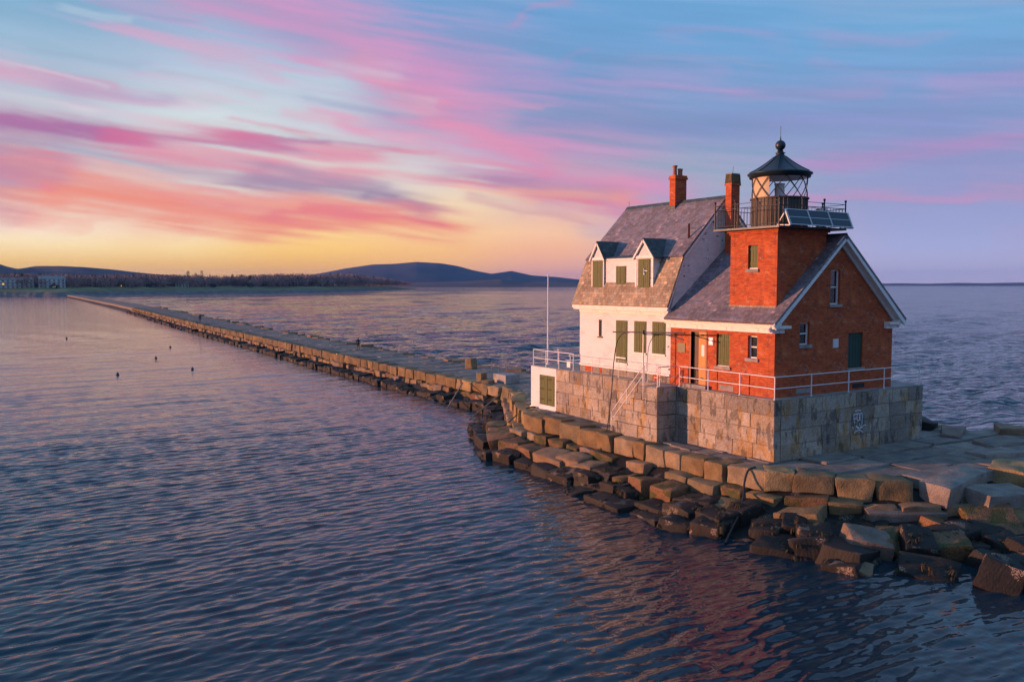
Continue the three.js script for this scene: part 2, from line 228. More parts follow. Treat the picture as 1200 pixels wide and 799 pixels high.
const wallStone = (r, g, b) => std({ color: RGB(r, g, b), map: wallMap, bumpMap: wallBump, bumpScale: 0.03, roughness: 0.88 });
M.wall = [wallStone(0.52, 0.47, 0.41), wallStone(0.44, 0.41, 0.38), wallStone(0.58, 0.53, 0.46), wallStone(0.36, 0.33, 0.30), wallStone(0.50, 0.42, 0.33)];
M.mortar = granite(0.40, 0.38, 0.36);
M.concrete = granite(0.46, 0.44, 0.42, { bumpScale: 0.012 });
const woodMap = (c, d) => tex(512, 512, [1.3, 1.3], (u, v) => { const s = fbm(u, v, 40, 3, 4, 150), w = sstep(0.6, 0.75, fbm(u, v, 9, 5, 4, 155)); const k = 0.9 + 0.35 * (s - 0.5); return c.map((x, i) => lerp(x * k, d[i], w * 0.35)); });
M.trim = std({ map: tex(256, 256, [2.1, 2.1], (u, v) => { const k = 0.90 + 0.05 * (fbm(u, v, 9, 9, 4, 170) - 0.5) - 0.1 * sstep(0.62, 0.75, fbm(u, v, 14, 20, 4, 173)); return [k, k * 0.99, k * 0.965]; }), roughness: 0.6 });
M.green = std({ map: woodMap([0.35, 0.39, 0.16], [0.44, 0.46, 0.27]), roughness: 0.65 });
M.shadedGreen = std({ map: woodMap([0.11, 0.27, 0.22], [0.16, 0.32, 0.27]), roughness: 0.6 });  // the shutter green again, darkened to carry the shade of the gable side
M.bluePane = std({ color: RGB(0.40, 0.52, 0.60), roughness: 0.4 });
M.iron = std({ color: RGB(0.035, 0.04, 0.045), roughness: 0.45, metalness: 0.3 });
M.roofIron = std({ map: tex(256, 256, [1.5, 1.5], (u, v) => { const k = 0.85 + 0.4 * (fbm(u, v, 8, 8, 4, 160) - 0.5); return [0.17 * k, 0.24 * k, 0.28 * k]; }), roughness: 0.42, metalness: 0.35 });
M.drum = std({ map: tex(256, 256, [1.2, 1.2], (u, v) => { const k = 0.9 + 0.5 * (fbm(u, v, 30, 4, 4, 163) - 0.5); return [0.33 * k, 0.29 * k, 0.24 * k]; }), roughness: 0.6 });
M.rail = std({ color: RGB(0.74, 0.73, 0.73), roughness: 0.45 });
M.rustMetal = std({ map: tex(256, 256, [0.8, 0.8], (u, v) => { const k = 0.8 + 0.6 * (fbm(u, v, 12, 12, 4, 166) - 0.5); return [0.33 * k, 0.17 * k, 0.13 * k]; }), roughness: 0.85 });
M.glass = phys({ color: RGB(0.96, 0.98, 1), transmission: 1, thickness: 0, roughness: 0.02, ior: 1.5 });
M.doorwayBrown = std({ map: woodMap([0.36, 0.24, 0.18], [0.28, 0.19, 0.15]), roughness: 0.6 });
M.dark = std({ color: RGB(0.03, 0.03, 0.03), roughness: 0.9 });
M.plaster = std({ color: RGB(0.62, 0.60, 0.56), roughness: 0.9 });
M.orangeDoor = std({ map: woodMap([0.86, 0.55, 0.20], [0.74, 0.48, 0.2]), roughness: 0.55 });
M.bronze = std({ color: RGB(0.10, 0.09, 0.05), roughness: 0.5, metalness: 0.4 });
M.cell = std({ color: RGB(0.012, 0.022, 0.045), roughness: 0.35 });
M.alu = std({ color: RGB(0.6, 0.6, 0.6), roughness: 0.4, metalness: 0.5 });
M.buff = std({ color: RGB(0.62, 0.45, 0.24), roughness: 0.7 });
M.terracotta = std({ color: RGB(0.36, 0.15, 0.09), roughness: 0.85 });
M.driftwood = std({ map: woodMap([0.60, 0.52, 0.45], [0.45, 0.38, 0.32]), roughness: 0.9 });
M.hose = std({ color: RGB(0.012, 0.013, 0.016), roughness: 0.5 });

// ---------------------------------------------------------------- geometry helpers
function faceUV(g) {      // uv in metres on each face: u level along the face, v up its slope
  g = g.index ? g.toNonIndexed() : g; const p = g.attributes.position, uv = new Float32Array(p.count * 2), a = V3(), b = V3(), c = V3(), n = V3(), t = V3(), s = V3();
  for (let i = 0; i < p.count; i += 3) {
    a.fromBufferAttribute(p, i); b.fromBufferAttribute(p, i + 1); c.fromBufferAttribute(p, i + 2); n.subVectors(b, a).cross(s.subVectors(c, a)).normalize();
    if (Math.abs(n.y) > 0.995) { t.set(1, 0, 0); s.set(0, 0, -1); } else { t.set(n.z, 0, -n.x).normalize(); s.crossVectors(n, t); }
    [a, b, c].forEach((q, k) => { uv[(i + k) * 2] = q.dot(t); uv[(i + k) * 2 + 1] = q.dot(s); });
  }
  g.setAttribute('uv', new THREE.BufferAttribute(uv, 2)); if (!g.attributes.normal) g.computeVertexNormals(); return g;
}
function boxUV(g, ou = 0, ov = 0) {   // uv in metres by the main axis of each face
  g = g.index ? g.toNonIndexed() : g; const p = g.attributes.position, uv = new Float32Array(p.count * 2), a = V3(), b = V3(), c = V3(), n = V3(), s = V3();
  for (let i = 0; i < p.count; i += 3) {
    a.fromBufferAttribute(p, i); b.fromBufferAttribute(p, i + 1); c.fromBufferAttribute(p, i + 2); n.subVectors(b, a).cross(s.subVectors(c, a));
    const x = Math.abs(n.x), y = Math.abs(n.y), z = Math.abs(n.z);
    [a, b, c].forEach((q, k) => { uv[(i + k) * 2] = (x > y && x > z ? q.z : q.x) + ou; uv[(i + k) * 2 + 1] = (y >= x && y >= z ? q.z : q.y) + ov; });
  }
  g.setAttribute('uv', new THREE.BufferAttribute(uv, 2)); return g;
}
const bx = (x0, x1, y0, y1, z0, z1) => faceUV(new THREE.BoxGeometry(Math.abs(x1 - x0), Math.abs(y1 - y0), Math.abs(z1 - z0)).translate((x0 + x1) / 2, (y0 + y1) / 2, (z0 + z1) / 2));
const shapeOf = (pts, holes = []) => { const s = new THREE.Shape(pts.map(([x, y]) => new THREE.Vector2(x, y))); for (const h of holes) s.holes.push(new THREE.Path(h.map(([x, y]) => new THREE.Vector2(x, y)))); return s; };
const rect = (a0, a1, b0, b1) => [[a0, b0], [a1, b0], [a1, b1], [a0, b1]];
const ext = (s, d) => new THREE.ExtrudeGeometry(s, { depth: d, bevelEnabled: false });
const prismZ = (pts, z0, z1, holes = []) => faceUV(ext(shapeOf(pts, holes), z1 - z0).translate(0, 0, z0));                       // pts (x, y)
const flip = (pts) => pts.map(([a, b]) => [-a, b]);
const prismX = (pts, x0, x1, holes = []) => faceUV(ext(shapeOf(flip(pts), holes.map(flip)), x1 - x0).rotateY(Math.PI / 2).translate(x0, 0, 0));   // pts (z, y)
const prismY = (pts, y0, y1) => faceUV(ext(shapeOf(pts.map(([x, z]) => [x, -z])), y1 - y0).rotateX(-Math.PI / 2).translate(0, y0, 0));            // pts (x, z)
function bar(p, q, r, seg = 8, r2 = r) { const a = V3(...p), b = V3(...q), d = b.clone().sub(a), g = new THREE.CylinderGeometry(r2, r, d.length(), seg); g.applyQuaternion(new THREE.Quaternion().setFromUnitVectors(V3(0, 1, 0), d.clone().normalize())); return g.translate((a.x + b.x) / 2, (a.y + b.y) / 2, (a.z + b.z) / 2); }
const tube = (pts, r, seg = 24, rad = 7) => new THREE.TubeGeometry(new THREE.CatmullRomCurve3(pts.map((p) => V3(...p))), seg, r, rad);
function beam(p, q, w, h) { const a = V3(...p), b = V3(...q), d = b.clone().sub(a), g = new THREE.BoxGeometry(w, h, d.length()); const m = new THREE.Matrix4().lookAt(b, a, Math.abs(d.clone().normalize().y) > 0.98 ? V3(1, 0, 0) : V3(0, 1, 0)); g.applyMatrix4(m); return faceUV(g.translate((a.x + b.x) / 2, (a.y + b.y) / 2, (a.z + b.z) / 2)); }
function merge(list) { return mergeGeometries(list.map((g) => { g = g.index ? g.toNonIndexed() : g; if (!g.attributes.uv) g.setAttribute('uv', new THREE.BufferAttribute(new Float32Array(g.attributes.position.count * 2), 2)); for (const k of Object.keys(g.attributes)) if (!['position', 'normal', 'uv'].includes(k)) g.deleteAttribute(k); return g; })); }
function n3(x, y, z, s) { return vnoise(x + 7.3, y + z * 0.61 + 3.1, 4096, 4096, s) + vnoise(z + 5.7, x * 0.57 - y + 900, 4096, 4096, s + 3) - 1; }
// a split granite block: w along x, h, d; rounded arrises, uneven faces, corners out of true
function stone(w, h, d, { r = 0.06, rough = 0.03, skew = 0.06, seed = 1, n = 3, crease = 0 } = {}) {
  const q = mulberry(seed * 7919 + 13), g = new THREE.BoxGeometry(2, 2, 2, n + 2, n + 2, n + 2), p = g.attributes.position, off = [];
  for (let i = 0; i < 8; i++) off.push([(q() - 0.5) * 2 * skew, (q() - 0.5) * skew, (q() - 0.5) * 2 * skew]);
  const N = n + 2, so = q() * 500, hw = [w / 2, h / 2, d / 2];
  const map = (t, half) => { const k = Math.round((t + 1) / 2 * N); const e = Math.min(0.9, r / half); if (k === 0) return -1; if (k === N) return 1; return -1 + e + (2 - 2 * e) * (k - 1) / (N - 2); };
  for (let i = 0; i < p.count; i++) {
    const t = [map(p.getX(i), hw[0]), map(p.getY(i), hw[1]), map(p.getZ(i), hw[2])], v = t.map((x, k) => x * hw[k]), c = v.map((x, k) => clamp(x, -hw[k] + Math.min(r, hw[k] * 0.9), hw[k] - Math.min(r, hw[k] * 0.9)));
    const dv = v.map((x, k) => x - c[k]), l = Math.hypot(...dv) || 1; let o = v.map((x, k) => c[k] + dv[k] / l * Math.min(l, r));
    let sx = 0, sy = 0, sz = 0; for (let k = 0; k < 8; k++) { const f = (0.5 + (k & 1 ? 0.5 : -0.5) * t[0]) * (0.5 + (k & 2 ? 0.5 : -0.5) * t[1]) * (0.5 + (k & 4 ? 0.5 : -0.5) * t[2]); sx += off[k][0] * f; sy += off[k][1] * f; sz += off[k][2] * f; }
    const nx = n3(o[0] * 1.9 + so, o[1] * 1.9, o[2] * 1.9, 5) * rough, ny = n3(o[0] * 1.9, o[1] * 1.9 + so, o[2] * 1.9, 15) * rough, nz = n3(o[0] * 1.9, o[1] * 1.9, o[2] * 1.9 + so, 25) * rough;
    p.setXYZ(i, o[0] + sx + nx, o[1] + sy + ny, o[2] + sz + nz);
  }
  g.deleteAttribute('uv'); g.deleteAttribute('normal'); let m = mergeVertices(g, 1e-5); if (crease) m = toCreasedNormals(m, crease); else m.computeVertexNormals(); return boxUV(m, q() * 9, q() * 9);
}
// a slab over a quadrilateral (x, z) corners, with worn arrises
function slab(c, y, th, seed, bev = 0.035) {
  const q = mulberry(seed * 131 + 5), cx = (c[0][0] + c[1][0] + c[2][0] + c[3][0]) / 4, cz = (c[0][1] + c[1][1] + c[2][1] + c[3][1]) / 4, top = c.map((k) => { const l = Math.hypot(k[0] - cx, k[1] - cz); return [lerp(k[0], cx, bev * 1.5 / l), lerp(k[1], cz, bev * 1.5 / l), y + (q() - 0.5) * 0.05]; });
  const pos = [], v = [], push = (...k) => k.forEach((i) => pos.push(...v[i]));
  top.forEach((t) => v.push([t[0], t[2], t[1]])); c.forEach((k, i) => v.push([k[0], top[i][2] - bev, k[1]])); c.forEach((k) => v.push([k[0], y - th, k[1]])); v.push([cx, y + (q() - 0.5) * 0.03, cz]);
  for (let i = 0; i < 4; i++) { const j = (i + 1) % 4; push(12, i, j); push(i, 4 + i, 4 + j); push(i, 4 + j, j); push(4 + i, 8 + i, 8 + j); push(4 + i, 8 + j, 4 + j); }
  const g = new THREE.BufferGeometry(); g.setAttribute('position', new THREE.Float32BufferAttribute(pos, 3)); g.computeVertexNormals(); return boxUV(g, q() * 9, q() * 9);
}

// ---------------------------------------------------------------- objects
const used = new Map();
function numbered(name) { const n = used.get(name) ?? 0; used.set(name, n + 1); return n ? name + '_' + String(n).padStart(3, '0') : name; }
function part(name, geo, material, parent, label) { const m = new THREE.Mesh(geo, material); m.name = name; m.castShadow = m.receiveShadow = true; if (label) m.userData.label = label; parent.add(m); return m; }
function tag(o, label, category, group, kind) { if (label) o.userData.label = label; if (category) o.userData.category = category; if (group) o.userData.group = group; if (kind) o.userData.kind = kind; return o; }
function thing(name, label, category, pos = [0, 0, 0], group, turn = 0) { const g = new THREE.Group(); g.name = numbered(name); g.position.set(...pos); g.rotation.y = turn; tag(g, label, category, group); scene.add(g); return g; }
const solo = (name, geo, material, label, category, pos = [0, 0, 0], group) => { const m = part(numbered(name), geo, material, scene); m.position.set(...pos); return tag(m, label, category, group); };
const setting = (name, geo, material) => tag(part(name, geo, material, scene), null, null, null, 'structure');
const pick = (a) => a[Math.floor(rnd() * a.length) % a.length];

// ---------------------------------------------------------------- water: ripples under the lee of the breakwater, chop on the open bay
const EDGE = [   // z, x of the near edge, height of the deck, x of the far edge, reach of the rock skirt on the near side
  [-800, 35, 3.0, 46, 3], [-410, 22.4, 3.0, 32, 2], [-322, 18.6, 3.0, 28, 1.6], [-220, 13, 3.0, 22, 1.4], [-169, 10.4, 3.0, 18.6, 1.3], [-117, 8.6, 3.0, 16.4, 1.2], [-80, 6.9, 3.0, 15, 1.1], [-57, 6.3, 3.0, 14.8, 1.05], [-40, 6.1, 3.02, 14.8, 1.1], [-33.5, 5.7, 3.05, 14.8, 1.4],
  [-30, 4.0, 3.15, 14.8, 1.7], [-26.5, 1.8, 3.3, 14.9, 2.0], [-22.3, -0.5, 3.5, 15, 2.2], [-18.3, -2.4, 3.58, 15.2, 2.4], [-12, -2.2, 3.48, 15.6, 2.6], [-8, -2.2, 3.42, 16, 2.7], [-4.4, -2.5, 3.4, 16.5, 2.8], [-1.1, -2.3, 3.4, 17, 3.1], [1.5, -1.9, 3.4, 18, 3.8], [3.2, -0.6, 3.4, 19, 4.6], [4.5, 0.5, 3.4, 19.5, 5.2], [6, 2.3, 3.4, 20, 5.6], [7.6, 5.5, 3.3, 20, 7], [8.8, 10, 3.2, 18, 8],
];
function edge(z) { let i = 0; while (i < EDGE.length - 2 && EDGE[i + 1][0] <= z) i++; const a = EDGE[i], b = EDGE[i + 1], t = clamp((z - a[0]) / (b[0] - a[0])); return { xn: lerp(a[1], b[1], t), y: lerp(a[2], b[2], t), xf: lerp(a[3], b[3], t), w: lerp(a[4], b[4], t) }; }
{
  const waveTex = (n, size, count, k0, k1, dir, spread, sharp, slope, seed) => {   // a repeating sum of travelling waves -> heights and a normal map; k in waves per tile
    const q = mulberry(seed), hgt = new Float32Array(n * n), ws = [];
    for (let i = 0; i < count; i++) { const k = k0 * Math.pow(k1 / k0, q()), a = dir + (q() + q() + q() - 1.5) / 1.5 * spread; ws.push([Math.round(k * Math.cos(a)), Math.round(k * Math.sin(a)), q() * 6.283, Math.pow(k0 / k, 1.05)]); }
    for (const [kx, ky, ph, am] of ws) { if (!kx && !ky) continue; const cx = new Float32Array(n), sx = new Float32Array(n); for (let i = 0; i < n; i++) { cx[i] = Math.cos(2 * Math.PI * kx * i / n + ph); sx[i] = Math.sin(2 * Math.PI * kx * i / n + ph); }
      for (let j = 0; j < n; j++) { const cy = Math.cos(2 * Math.PI * ky * j / n), sy = Math.sin(2 * Math.PI * ky * j / n); for (let i = 0; i < n; i++) { const w = sx[i] * cy + cx[i] * sy; hgt[j * n + i] += am * (w - sharp * (w - 1 + 2 * Math.abs(w))); } } }
    let sum = 0; const nd = new Float32Array(n * n * 4), px = size / n, at = (i, j) => hgt[((j + n) % n) * n + (i + n) % n];
    for (let j = 0; j < n; j++) for (let i = 0; i < n; i++) { const gx = (at(i + 1, j) - at(i - 1, j)) / (2 * px), gy = (at(i, j + 1) - at(i, j - 1)) / (2 * px); sum += gx * gx + gy * gy; }
    const k = slope / Math.sqrt(sum / (n * n));
    for (let j = 0; j < n; j++) for (let i = 0; i < n; i++) { const gx = k * (at(i + 1, j) - at(i - 1, j)) / (2 * px), gy = k * (at(i, j + 1) - at(i, j - 1)) / (2 * px), l = Math.hypot(gx, gy, 1), o = (j * n + i) * 4; nd[o] = 0.5 - gx / l / 2; nd[o + 1] = 0.5 - gy / l / 2; nd[o + 2] = 0.5 + 0.5 / l; nd[o + 3] = 1; }
    const mk = (d) => { const t = new THREE.DataTexture(d, n, n, THREE.RGBAFormat, THREE.FloatType); t.wrapS = t.wrapT = THREE.RepeatWrapping; t.magFilter = THREE.LinearFilter; t.repeat.set(1 / size, 1 / size); t.needsUpdate = true; return t; };
    const hd = new Float32Array(n * n * 4); let lo = 1e9, hi = -1e9; for (const h of hgt) { lo = Math.min(lo, h); hi = Math.max(hi, h); } for (let i = 0; i < n * n; i++) { hd[i * 4] = hd[i * 4 + 1] = hd[i * 4 + 2] = (hgt[i] - lo) / (hi - lo); hd[i * 4 + 3] = 1; }
    return { normal: mk(nd), height: mk(hd), range: (hi - lo) * k };
  };
  const calmA = waveTex(1024, 31, 90, 18, 130, 1.60, 0.5, 0.45, 0.036, 5), calmB = waveTex(512, 11.3, 60, 8, 60, 1.45, 3.1, 0.2, 0.034, 9);
  const bayA = waveTex(1024, 53, 90, 14, 120, 1.30, 0.8, 0.4, 0.38, 15), bayB = waveTex(512, 17.7, 60, 8, 60, 1.7, 1.1, 0.2, 0.16, 19);
  const water = (a, b, c) => phys({ color: RGB(...c), roughness: 0.07, ior: 1.333, normalMap: a.normal, bumpMap: b.height, bumpScale: b.range });
  const mats = [water(calmA, calmB, [0.012, 0.034, 0.048]), water(bayA, bayB, [0.012, 0.034, 0.048])];
  // a disc of rings that widen with distance, split along the line of the breakwater
  const angs = []; for (let a = -180; a < 180;) { angs.push(a); const f = Math.abs(a - HEADING); a += f < 38 ? 0.15 : f < 80 ? 1 : 5; }
  const cellAt = (r) => r < 60 ? 0.115 : r < 240 ? 0.115 * Math.pow(r / 60, 1.935) : r < 1500 ? r * 0.007 : r < 3000 ? r * 0.02 : r * 0.08;
  const rad = [0]; for (let r = 6; r < 11500;) { rad.push(r); r += r < 21 ? 1.5 : cellAt(r); }
  const q = mulberry(77), waves = [[], []], add = (k, n, l0, span, dir, spread, slope, sharp) => { for (let i = 0; i < n; i++) { const l = l0 * Math.pow(span, q()), a = dir + (q() + q() + q() - 1.5) / 1.5 * spread; waves[k].push([2 * Math.PI / l * Math.cos(a), 2 * Math.PI / l * Math.sin(a), q() * 6.28, slope * l / (2 * Math.PI) * Math.SQRT2 / Math.sqrt(n), l, sharp]); } };
  add(0, 12, 2.2, 2.6, 1.62, 0.5, 0.030, 0); add(0, 54, 0.36, 3.2, 1.58, 0.85, 0.20, 0.65);      // harbour: a faint swell under short crisp ripples
  add(1, 26, 2.6, 3.4, 1.25, 0.85, 0.19, 0.4); add(1, 26, 1.0, 2.4, 1.4, 1.0, 0.15, 0.5); add(1, 22, 8, 4, 1.25, 0.7, 0.085, 0.3);         // bay: steep short chop
  const nA = angs.length, side = (x, z) => { if (z > 9) return x > 30 ? 1 : 0; const e = edge(z); return x > (e.xn + e.xf) / 2 + (z > -25 ? 2 : 0) ? 1 : 0; };
  const flat = waves.map((l) => Float64Array.from(l.flat())), nV = rad.length * nA, sideOf = new Uint8Array(nV);
  const xyz = new Float32Array(nV * 3);
  for (let i = 0, v = 0; i < rad.length; i++) {
    const r = rad[i], cell = cellAt(r);
    const live = flat.map((F) => { const o = []; if (r < 1500 && r > 14) for (let k = 0; k < F.length; k += 6) { const f = sstep(2.2, 4.2, F[k + 4] / cell); if (f > 0) o.push(F[k], F[k + 1], F[k + 2], F[k + 3] * f, F[k + 5]); } return Float64Array.from(o); });
    for (let j = 0; j < nA; j++, v++) {
      const x = CAM.x + Math.sin(angs[j] * D2R) * r, z = CAM.z - Math.cos(angs[j] * D2R) * r, s = side(x, z), F = live[s]; let y = 0; sideOf[v] = s;
      for (let k = 0; k < F.length; k += 5) { const t = F[k] * x + F[k + 1] * z + F[k + 2], sh = F[k + 4]; y += F[k + 3] * ((1 - sh) * Math.sin(t) + sh * (1 - 2 * Math.abs(Math.sin(t / 2)))); }
      if (y) y *= 0.45 + 1.1 * (0.6 * vnoise(x / 37 + 500, z / 23 + 500, 4096, 4096, 3) + 0.4 * vnoise(x / 13 + 500, z / 9 + 500, 4096, 4096, 5));   // gusts
      xyz[v * 3] = x; xyz[v * 3 + 1] = WATER + y; xyz[v * 3 + 2] = z;
    }
  }
  ['harbour_water', 'bay_water'].forEach((name, s) => {
    const m = new Int32Array(nV).fill(-1), I = []; let n = 0; const use = (k) => { if (m[k] < 0) m[k] = n++; I.push(m[k]); };
    for (let i = 0; i + 1 < rad.length; i++) for (let j = 0; j < nA; j++) { const a = i * nA + j; if (sideOf[a] !== s) continue; const b = i * nA + (j + 1) % nA, c = a + nA, d = b + nA; if (i) { use(a); use(b); use(d); } use(a); use(d); use(c); }
    const P = new Float32Array(n * 3), UV = new Float32Array(n * 2); for (let k = 0; k < nV; k++) if (m[k] >= 0) { const o = m[k]; P[o * 3] = xyz[k * 3]; P[o * 3 + 1] = xyz[k * 3 + 1]; P[o * 3 + 2] = xyz[k * 3 + 2]; UV[o * 2] = xyz[k * 3]; UV[o * 2 + 1] = -xyz[k * 3 + 2]; }
    const g = new THREE.BufferGeometry(); g.setAttribute('position', new THREE.BufferAttribute(P, 3)); g.setAttribute('uv', new THREE.BufferAttribute(UV, 2)); g.setIndex(I); g.computeVertexNormals();
    setting(name, g, mats[s]);
  });
}

// ---------------------------------------------------------------- the breakwater
{
  const bw = thing('breakwater', 'long granite breakwater running from the lighthouse back to the far shore', 'breakwater');
  // hearting under the stones
  const zs = []; for (let z = 8.8; z > -40; z -= 0.8) zs.push(z); for (let z = -40; z > -800; z *= 1.06) zs.push(z); zs.push(-800);
  const pos = [], ix = [], K = 7, r = mulberry(3);
  zs.forEach((z) => { const e = edge(z), j = () => (r() - 0.5) * 0.35; for (const [x, y] of [[e.xn - e.w - 2.5, 0.3], [e.xn - e.w + j() * 2, 0.98 + j() * 0.3], [e.xn - e.w * 0.45 + j(), 1.35 + j()], [e.xn + 0.55, e.y - 0.6], [e.xf - 0.6, e.y - 0.6], [e.xf + 1.4, 1.5 + j()], [e.xf + 5, 0.3]]) pos.push(x, y, z + j()); });
  for (let i = 0; i + 1 < zs.length; i++) for (let k = 0; k + 1 < K; k++) { const a = i * K + k; ix.push(a, a + 1, a + K + 1, a, a + K + 1, a + K); }
  const z0 = 13, n0 = pos.length / 3; for (let k = 0; k < K; k++) pos.push(lerp(2, 20, k / (K - 1)), 0.4, z0);
  for (let k = 0; k + 1 < K; k++) ix.push(n0 + k, n0 + k + 1, k + 1, n0 + k, k + 1, k);
  let g = new THREE.BufferGeometry(); g.setAttribute('position', new THREE.Float32BufferAttribute(pos, 3)); g.setIndex(ix); g.computeVertexNormals(); part('core', boxUV(g), M.weed[1], bw);

  // the near edge as a path from the tip to the shore
  const path = [[9.6, 8.4], [5.6, 7.5]].concat(EDGE.slice().reverse().filter((e) => e[0] <= 6).map((e) => [e[1], e[0]])), seg = []; let L = 0;
  for (let i = 0; i + 1 < path.length; i++) { const d = Math.hypot(path[i + 1][0] - path[i][0], path[i + 1][1] - path[i][1]); seg.push([L, d]); L += d; }
  const along = (s) => { let i = 0; while (i < seg.length - 1 && seg[i + 1][0] <= s) i++; const t = (s - seg[i][0]) / seg[i][1], [ax, az] = path[i], [bx_, bz] = path[i + 1], tx = (bx_ - ax) / seg[i][1], tz = (bz - az) / seg[i][1]; return { x: lerp(ax, bx_, t), z: lerp(az, bz, t), tx, tz, nx: tz, nz: -tx }; };
  const place = (m, x, y, z, yaw, rx = 0, rz = 0) => { m.position.set(x, y, z); m.rotation.set(rx, yaw, rz, 'YXZ'); return m; };
  const sEnd = (zz) => { let s = 0; while (along(s).z > zz) s += 0.5; return s; };
  const s75 = sEnd(-120), s300 = sEnd(-330);
  rnd = mulberry(11);
  // cap stones: one course of big squared blocks along the edge
  let count = 0; const far = [];
  for (let s = 7.9; s < s300;) {
    const near = s < 60, w = near ? rr(1.0, 2.3) : rr(0.8, 2.3), p = along(s + w / 2), e = edge(p.z), h = rr(0.85, 1.08), d = rr(1.15, 1.6), yaw = Math.atan2(-p.nz, p.nx) + Math.PI / 2 * 0 + rr(-0.05, 0.05), out = rr(-0.16, 0.16) * (near ? 1 : 0.5);
    const gs = stone(d, h, w - (near ? 0.05 : 0.015), { r: near ? rr(0.03, 0.1) : 0.04, rough: near ? 0.085 : 0.05, skew: near ? 0.1 : 0.04, crease: 0.6, seed: 100 + count, n: s < 120 ? 4 : 1 });
    const cx = p.x - p.nx * (d / 2 - out), cz = p.z - p.nz * (d / 2 - out), y = e.y - h / 2 + rr(-0.04, 0.06);
    if (count < 300) place(part('cap_stone', gs, near ? pick(M.cap) : pick(M.capFar), bw), cx, y, cz, yaw, rr(-0.02, 0.02), rr(-0.03, 0.03)); else { gs.rotateY(yaw).translate(cx, y, cz); far.push(gs); }
    count++; s += w;
  }
  if (far.length) tag(part('cap_course', merge(far), M.cap[1], bw), null, null, null, 'stuff');
  // the course below, looser and stained
  count = 0; const rest = [];
  for (let s = 1; s < s300;) {
    const w = rr(0.95, 1.9), p = along(s + w / 2), e = edge(p.z), h = rr(0.95, 1.3), d = rr(1.1, 1.7), yaw = Math.atan2(-p.nz, p.nx) + rr(-0.1, 0.1), out = Math.min(0.6, e.w * 0.34) * rr(0.7, 1.25);
    if (rnd() < 0.9) {
      const gs = stone(d, h, w - 0.08, { r: rr(0.04, 0.12), rough: 0.11, skew: 0.14, crease: 0.5, seed: 900 + count, n: s < 90 ? 3 : 1 }), cx = p.x - p.nx * (d / 2 - out), cz = p.z - p.nz * (d / 2 - out), y = e.y - 0.9 - h / 2 + rr(-0.12, 0.08);
      if (s < s75 && count < 300) place(part('face_stone', gs, rnd() < 0.7 ? pick(M.stained) : pick(M.cap), bw), cx, y, cz, yaw, rr(-0.09, 0.09), rr(-0.12, 0.05)); else { gs.rotateY(yaw).translate(cx, y, cz); rest.push(gs); }
      count++;
    }
    s += w + rr(0, 0.12);
  }
  tag(part('face_course', merge(rest), M.stained[2], bw), null, null, null, 'stuff');
  // rubble of the skirt: rows of rough blocks stepping down to the water, wet and weed-covered
  count = 0; const rub = [], wetSpots = [];
  for (let row = 0; row < 7; row++) {
    const o = 1.35 + row * 0.98;
    for (let s = row * 0.6; s < s300;) {
      const p = along(s), e = edge(p.z), big = s < 110, sc = rnd() < 0.2 ? rr(1.15, 1.45) : rr(0.75, 1.1), w = rr(1.2, 2.1) * sc; s += w * 0.97;
      if (o > e.w + 0.6) continue;
      const d = rr(1.2, 1.6), h = rr(1.1, 1.5), off = o + rr(-0.18, 0.18), t = clamp((off - 1.1) / Math.max(0.6, e.w - 0.7)), tip = p.z > 2 ? 1 : 0, top = lerp(e.y - 1.35, WATER + 0.22, Math.pow(t, 0.9)) + rr(-0.16, 0.2) * (1 + tip * 0.6);
      const gs = stone(d, h, w, { r: rr(0.05, 0.13), rough: 0.12, skew: 0.12, crease: 0.55, seed: 2000 + count, n: big ? 3 : 1 }), x = p.x + p.nx * off, z = p.z + p.nz * off, y = top - h * 0.48, yaw = Math.atan2(-p.nz, p.nx) + rr(-0.22, 0.22) * (1 + tip), rx = rr(-0.1, 0.1) * (1 + tip), rz = rr(-0.22, 0.06) * (1 + tip), wet = top < 2.02 + rr(-0.15, 0.15);
      if (wet && s < 120) wetSpots.push([x, y + h / 2, z, w, d, yaw]);
      if (big && count < 300) place(part('rubble_stone', gs, wet ? pick(M.weed) : pick([M.stained[2], M.stained[3], M.stained[0], M.cap[3]]), bw), x, y, z, yaw, rx, rz); else { gs.applyMatrix4(new THREE.Matrix4().makeRotationFromEuler(new THREE.Euler(rx, yaw, rz, 'YXZ'))).translate(x, y, z); (rub[wet ? 0 : 1] ??= []).push(gs); }
      count++;
    }
  }
  rub.forEach((l, i) => l && tag(part('rubble', merge(l), i ? M.stained[3] : M.weed[0], bw), null, null, null, 'stuff'));
  { // rockweed hanging in tufts from the wet stones
    const q = mulberry(606), P = []; for (let i = 0; i < 16; i++) { const a = q() * 6.283, l = 0.16 + 0.2 * q(), w = 0.012 + 0.012 * q(), c = Math.cos(a), n = Math.sin(a); let r0 = 0.02, y0 = 0.05 * q(); for (let k = 1; k <= 3; k++) { const t = k / 3, r1 = 0.02 + l * (0.5 * t + 0.15), y1 = 0.07 - l * t * t * 0.9, A = [c * r0 - n * w, y0, n * r0 + c * w], B = [c * r0 + n * w, y0, n * r0 - c * w], C = [c * r1 - n * w, y1, n * r1 + c * w], D = [c * r1 + n * w, y1, n * r1 - c * w]; P.push(...A, ...B, ...C, ...B, ...D, ...C); r0 = r1; y0 = y1; } }
    const tg = new THREE.BufferGeometry(); tg.setAttribute('position', new THREE.Float32BufferAttribute(P, 3)); tg.computeVertexNormals();
    const n = wetSpots.length * 18, im = new THREE.InstancedMesh(tg, std({ color: 0xffffff, roughness: 0.8 }), n), o = new THREE.Object3D(), c = new THREE.Color(); let i = 0;
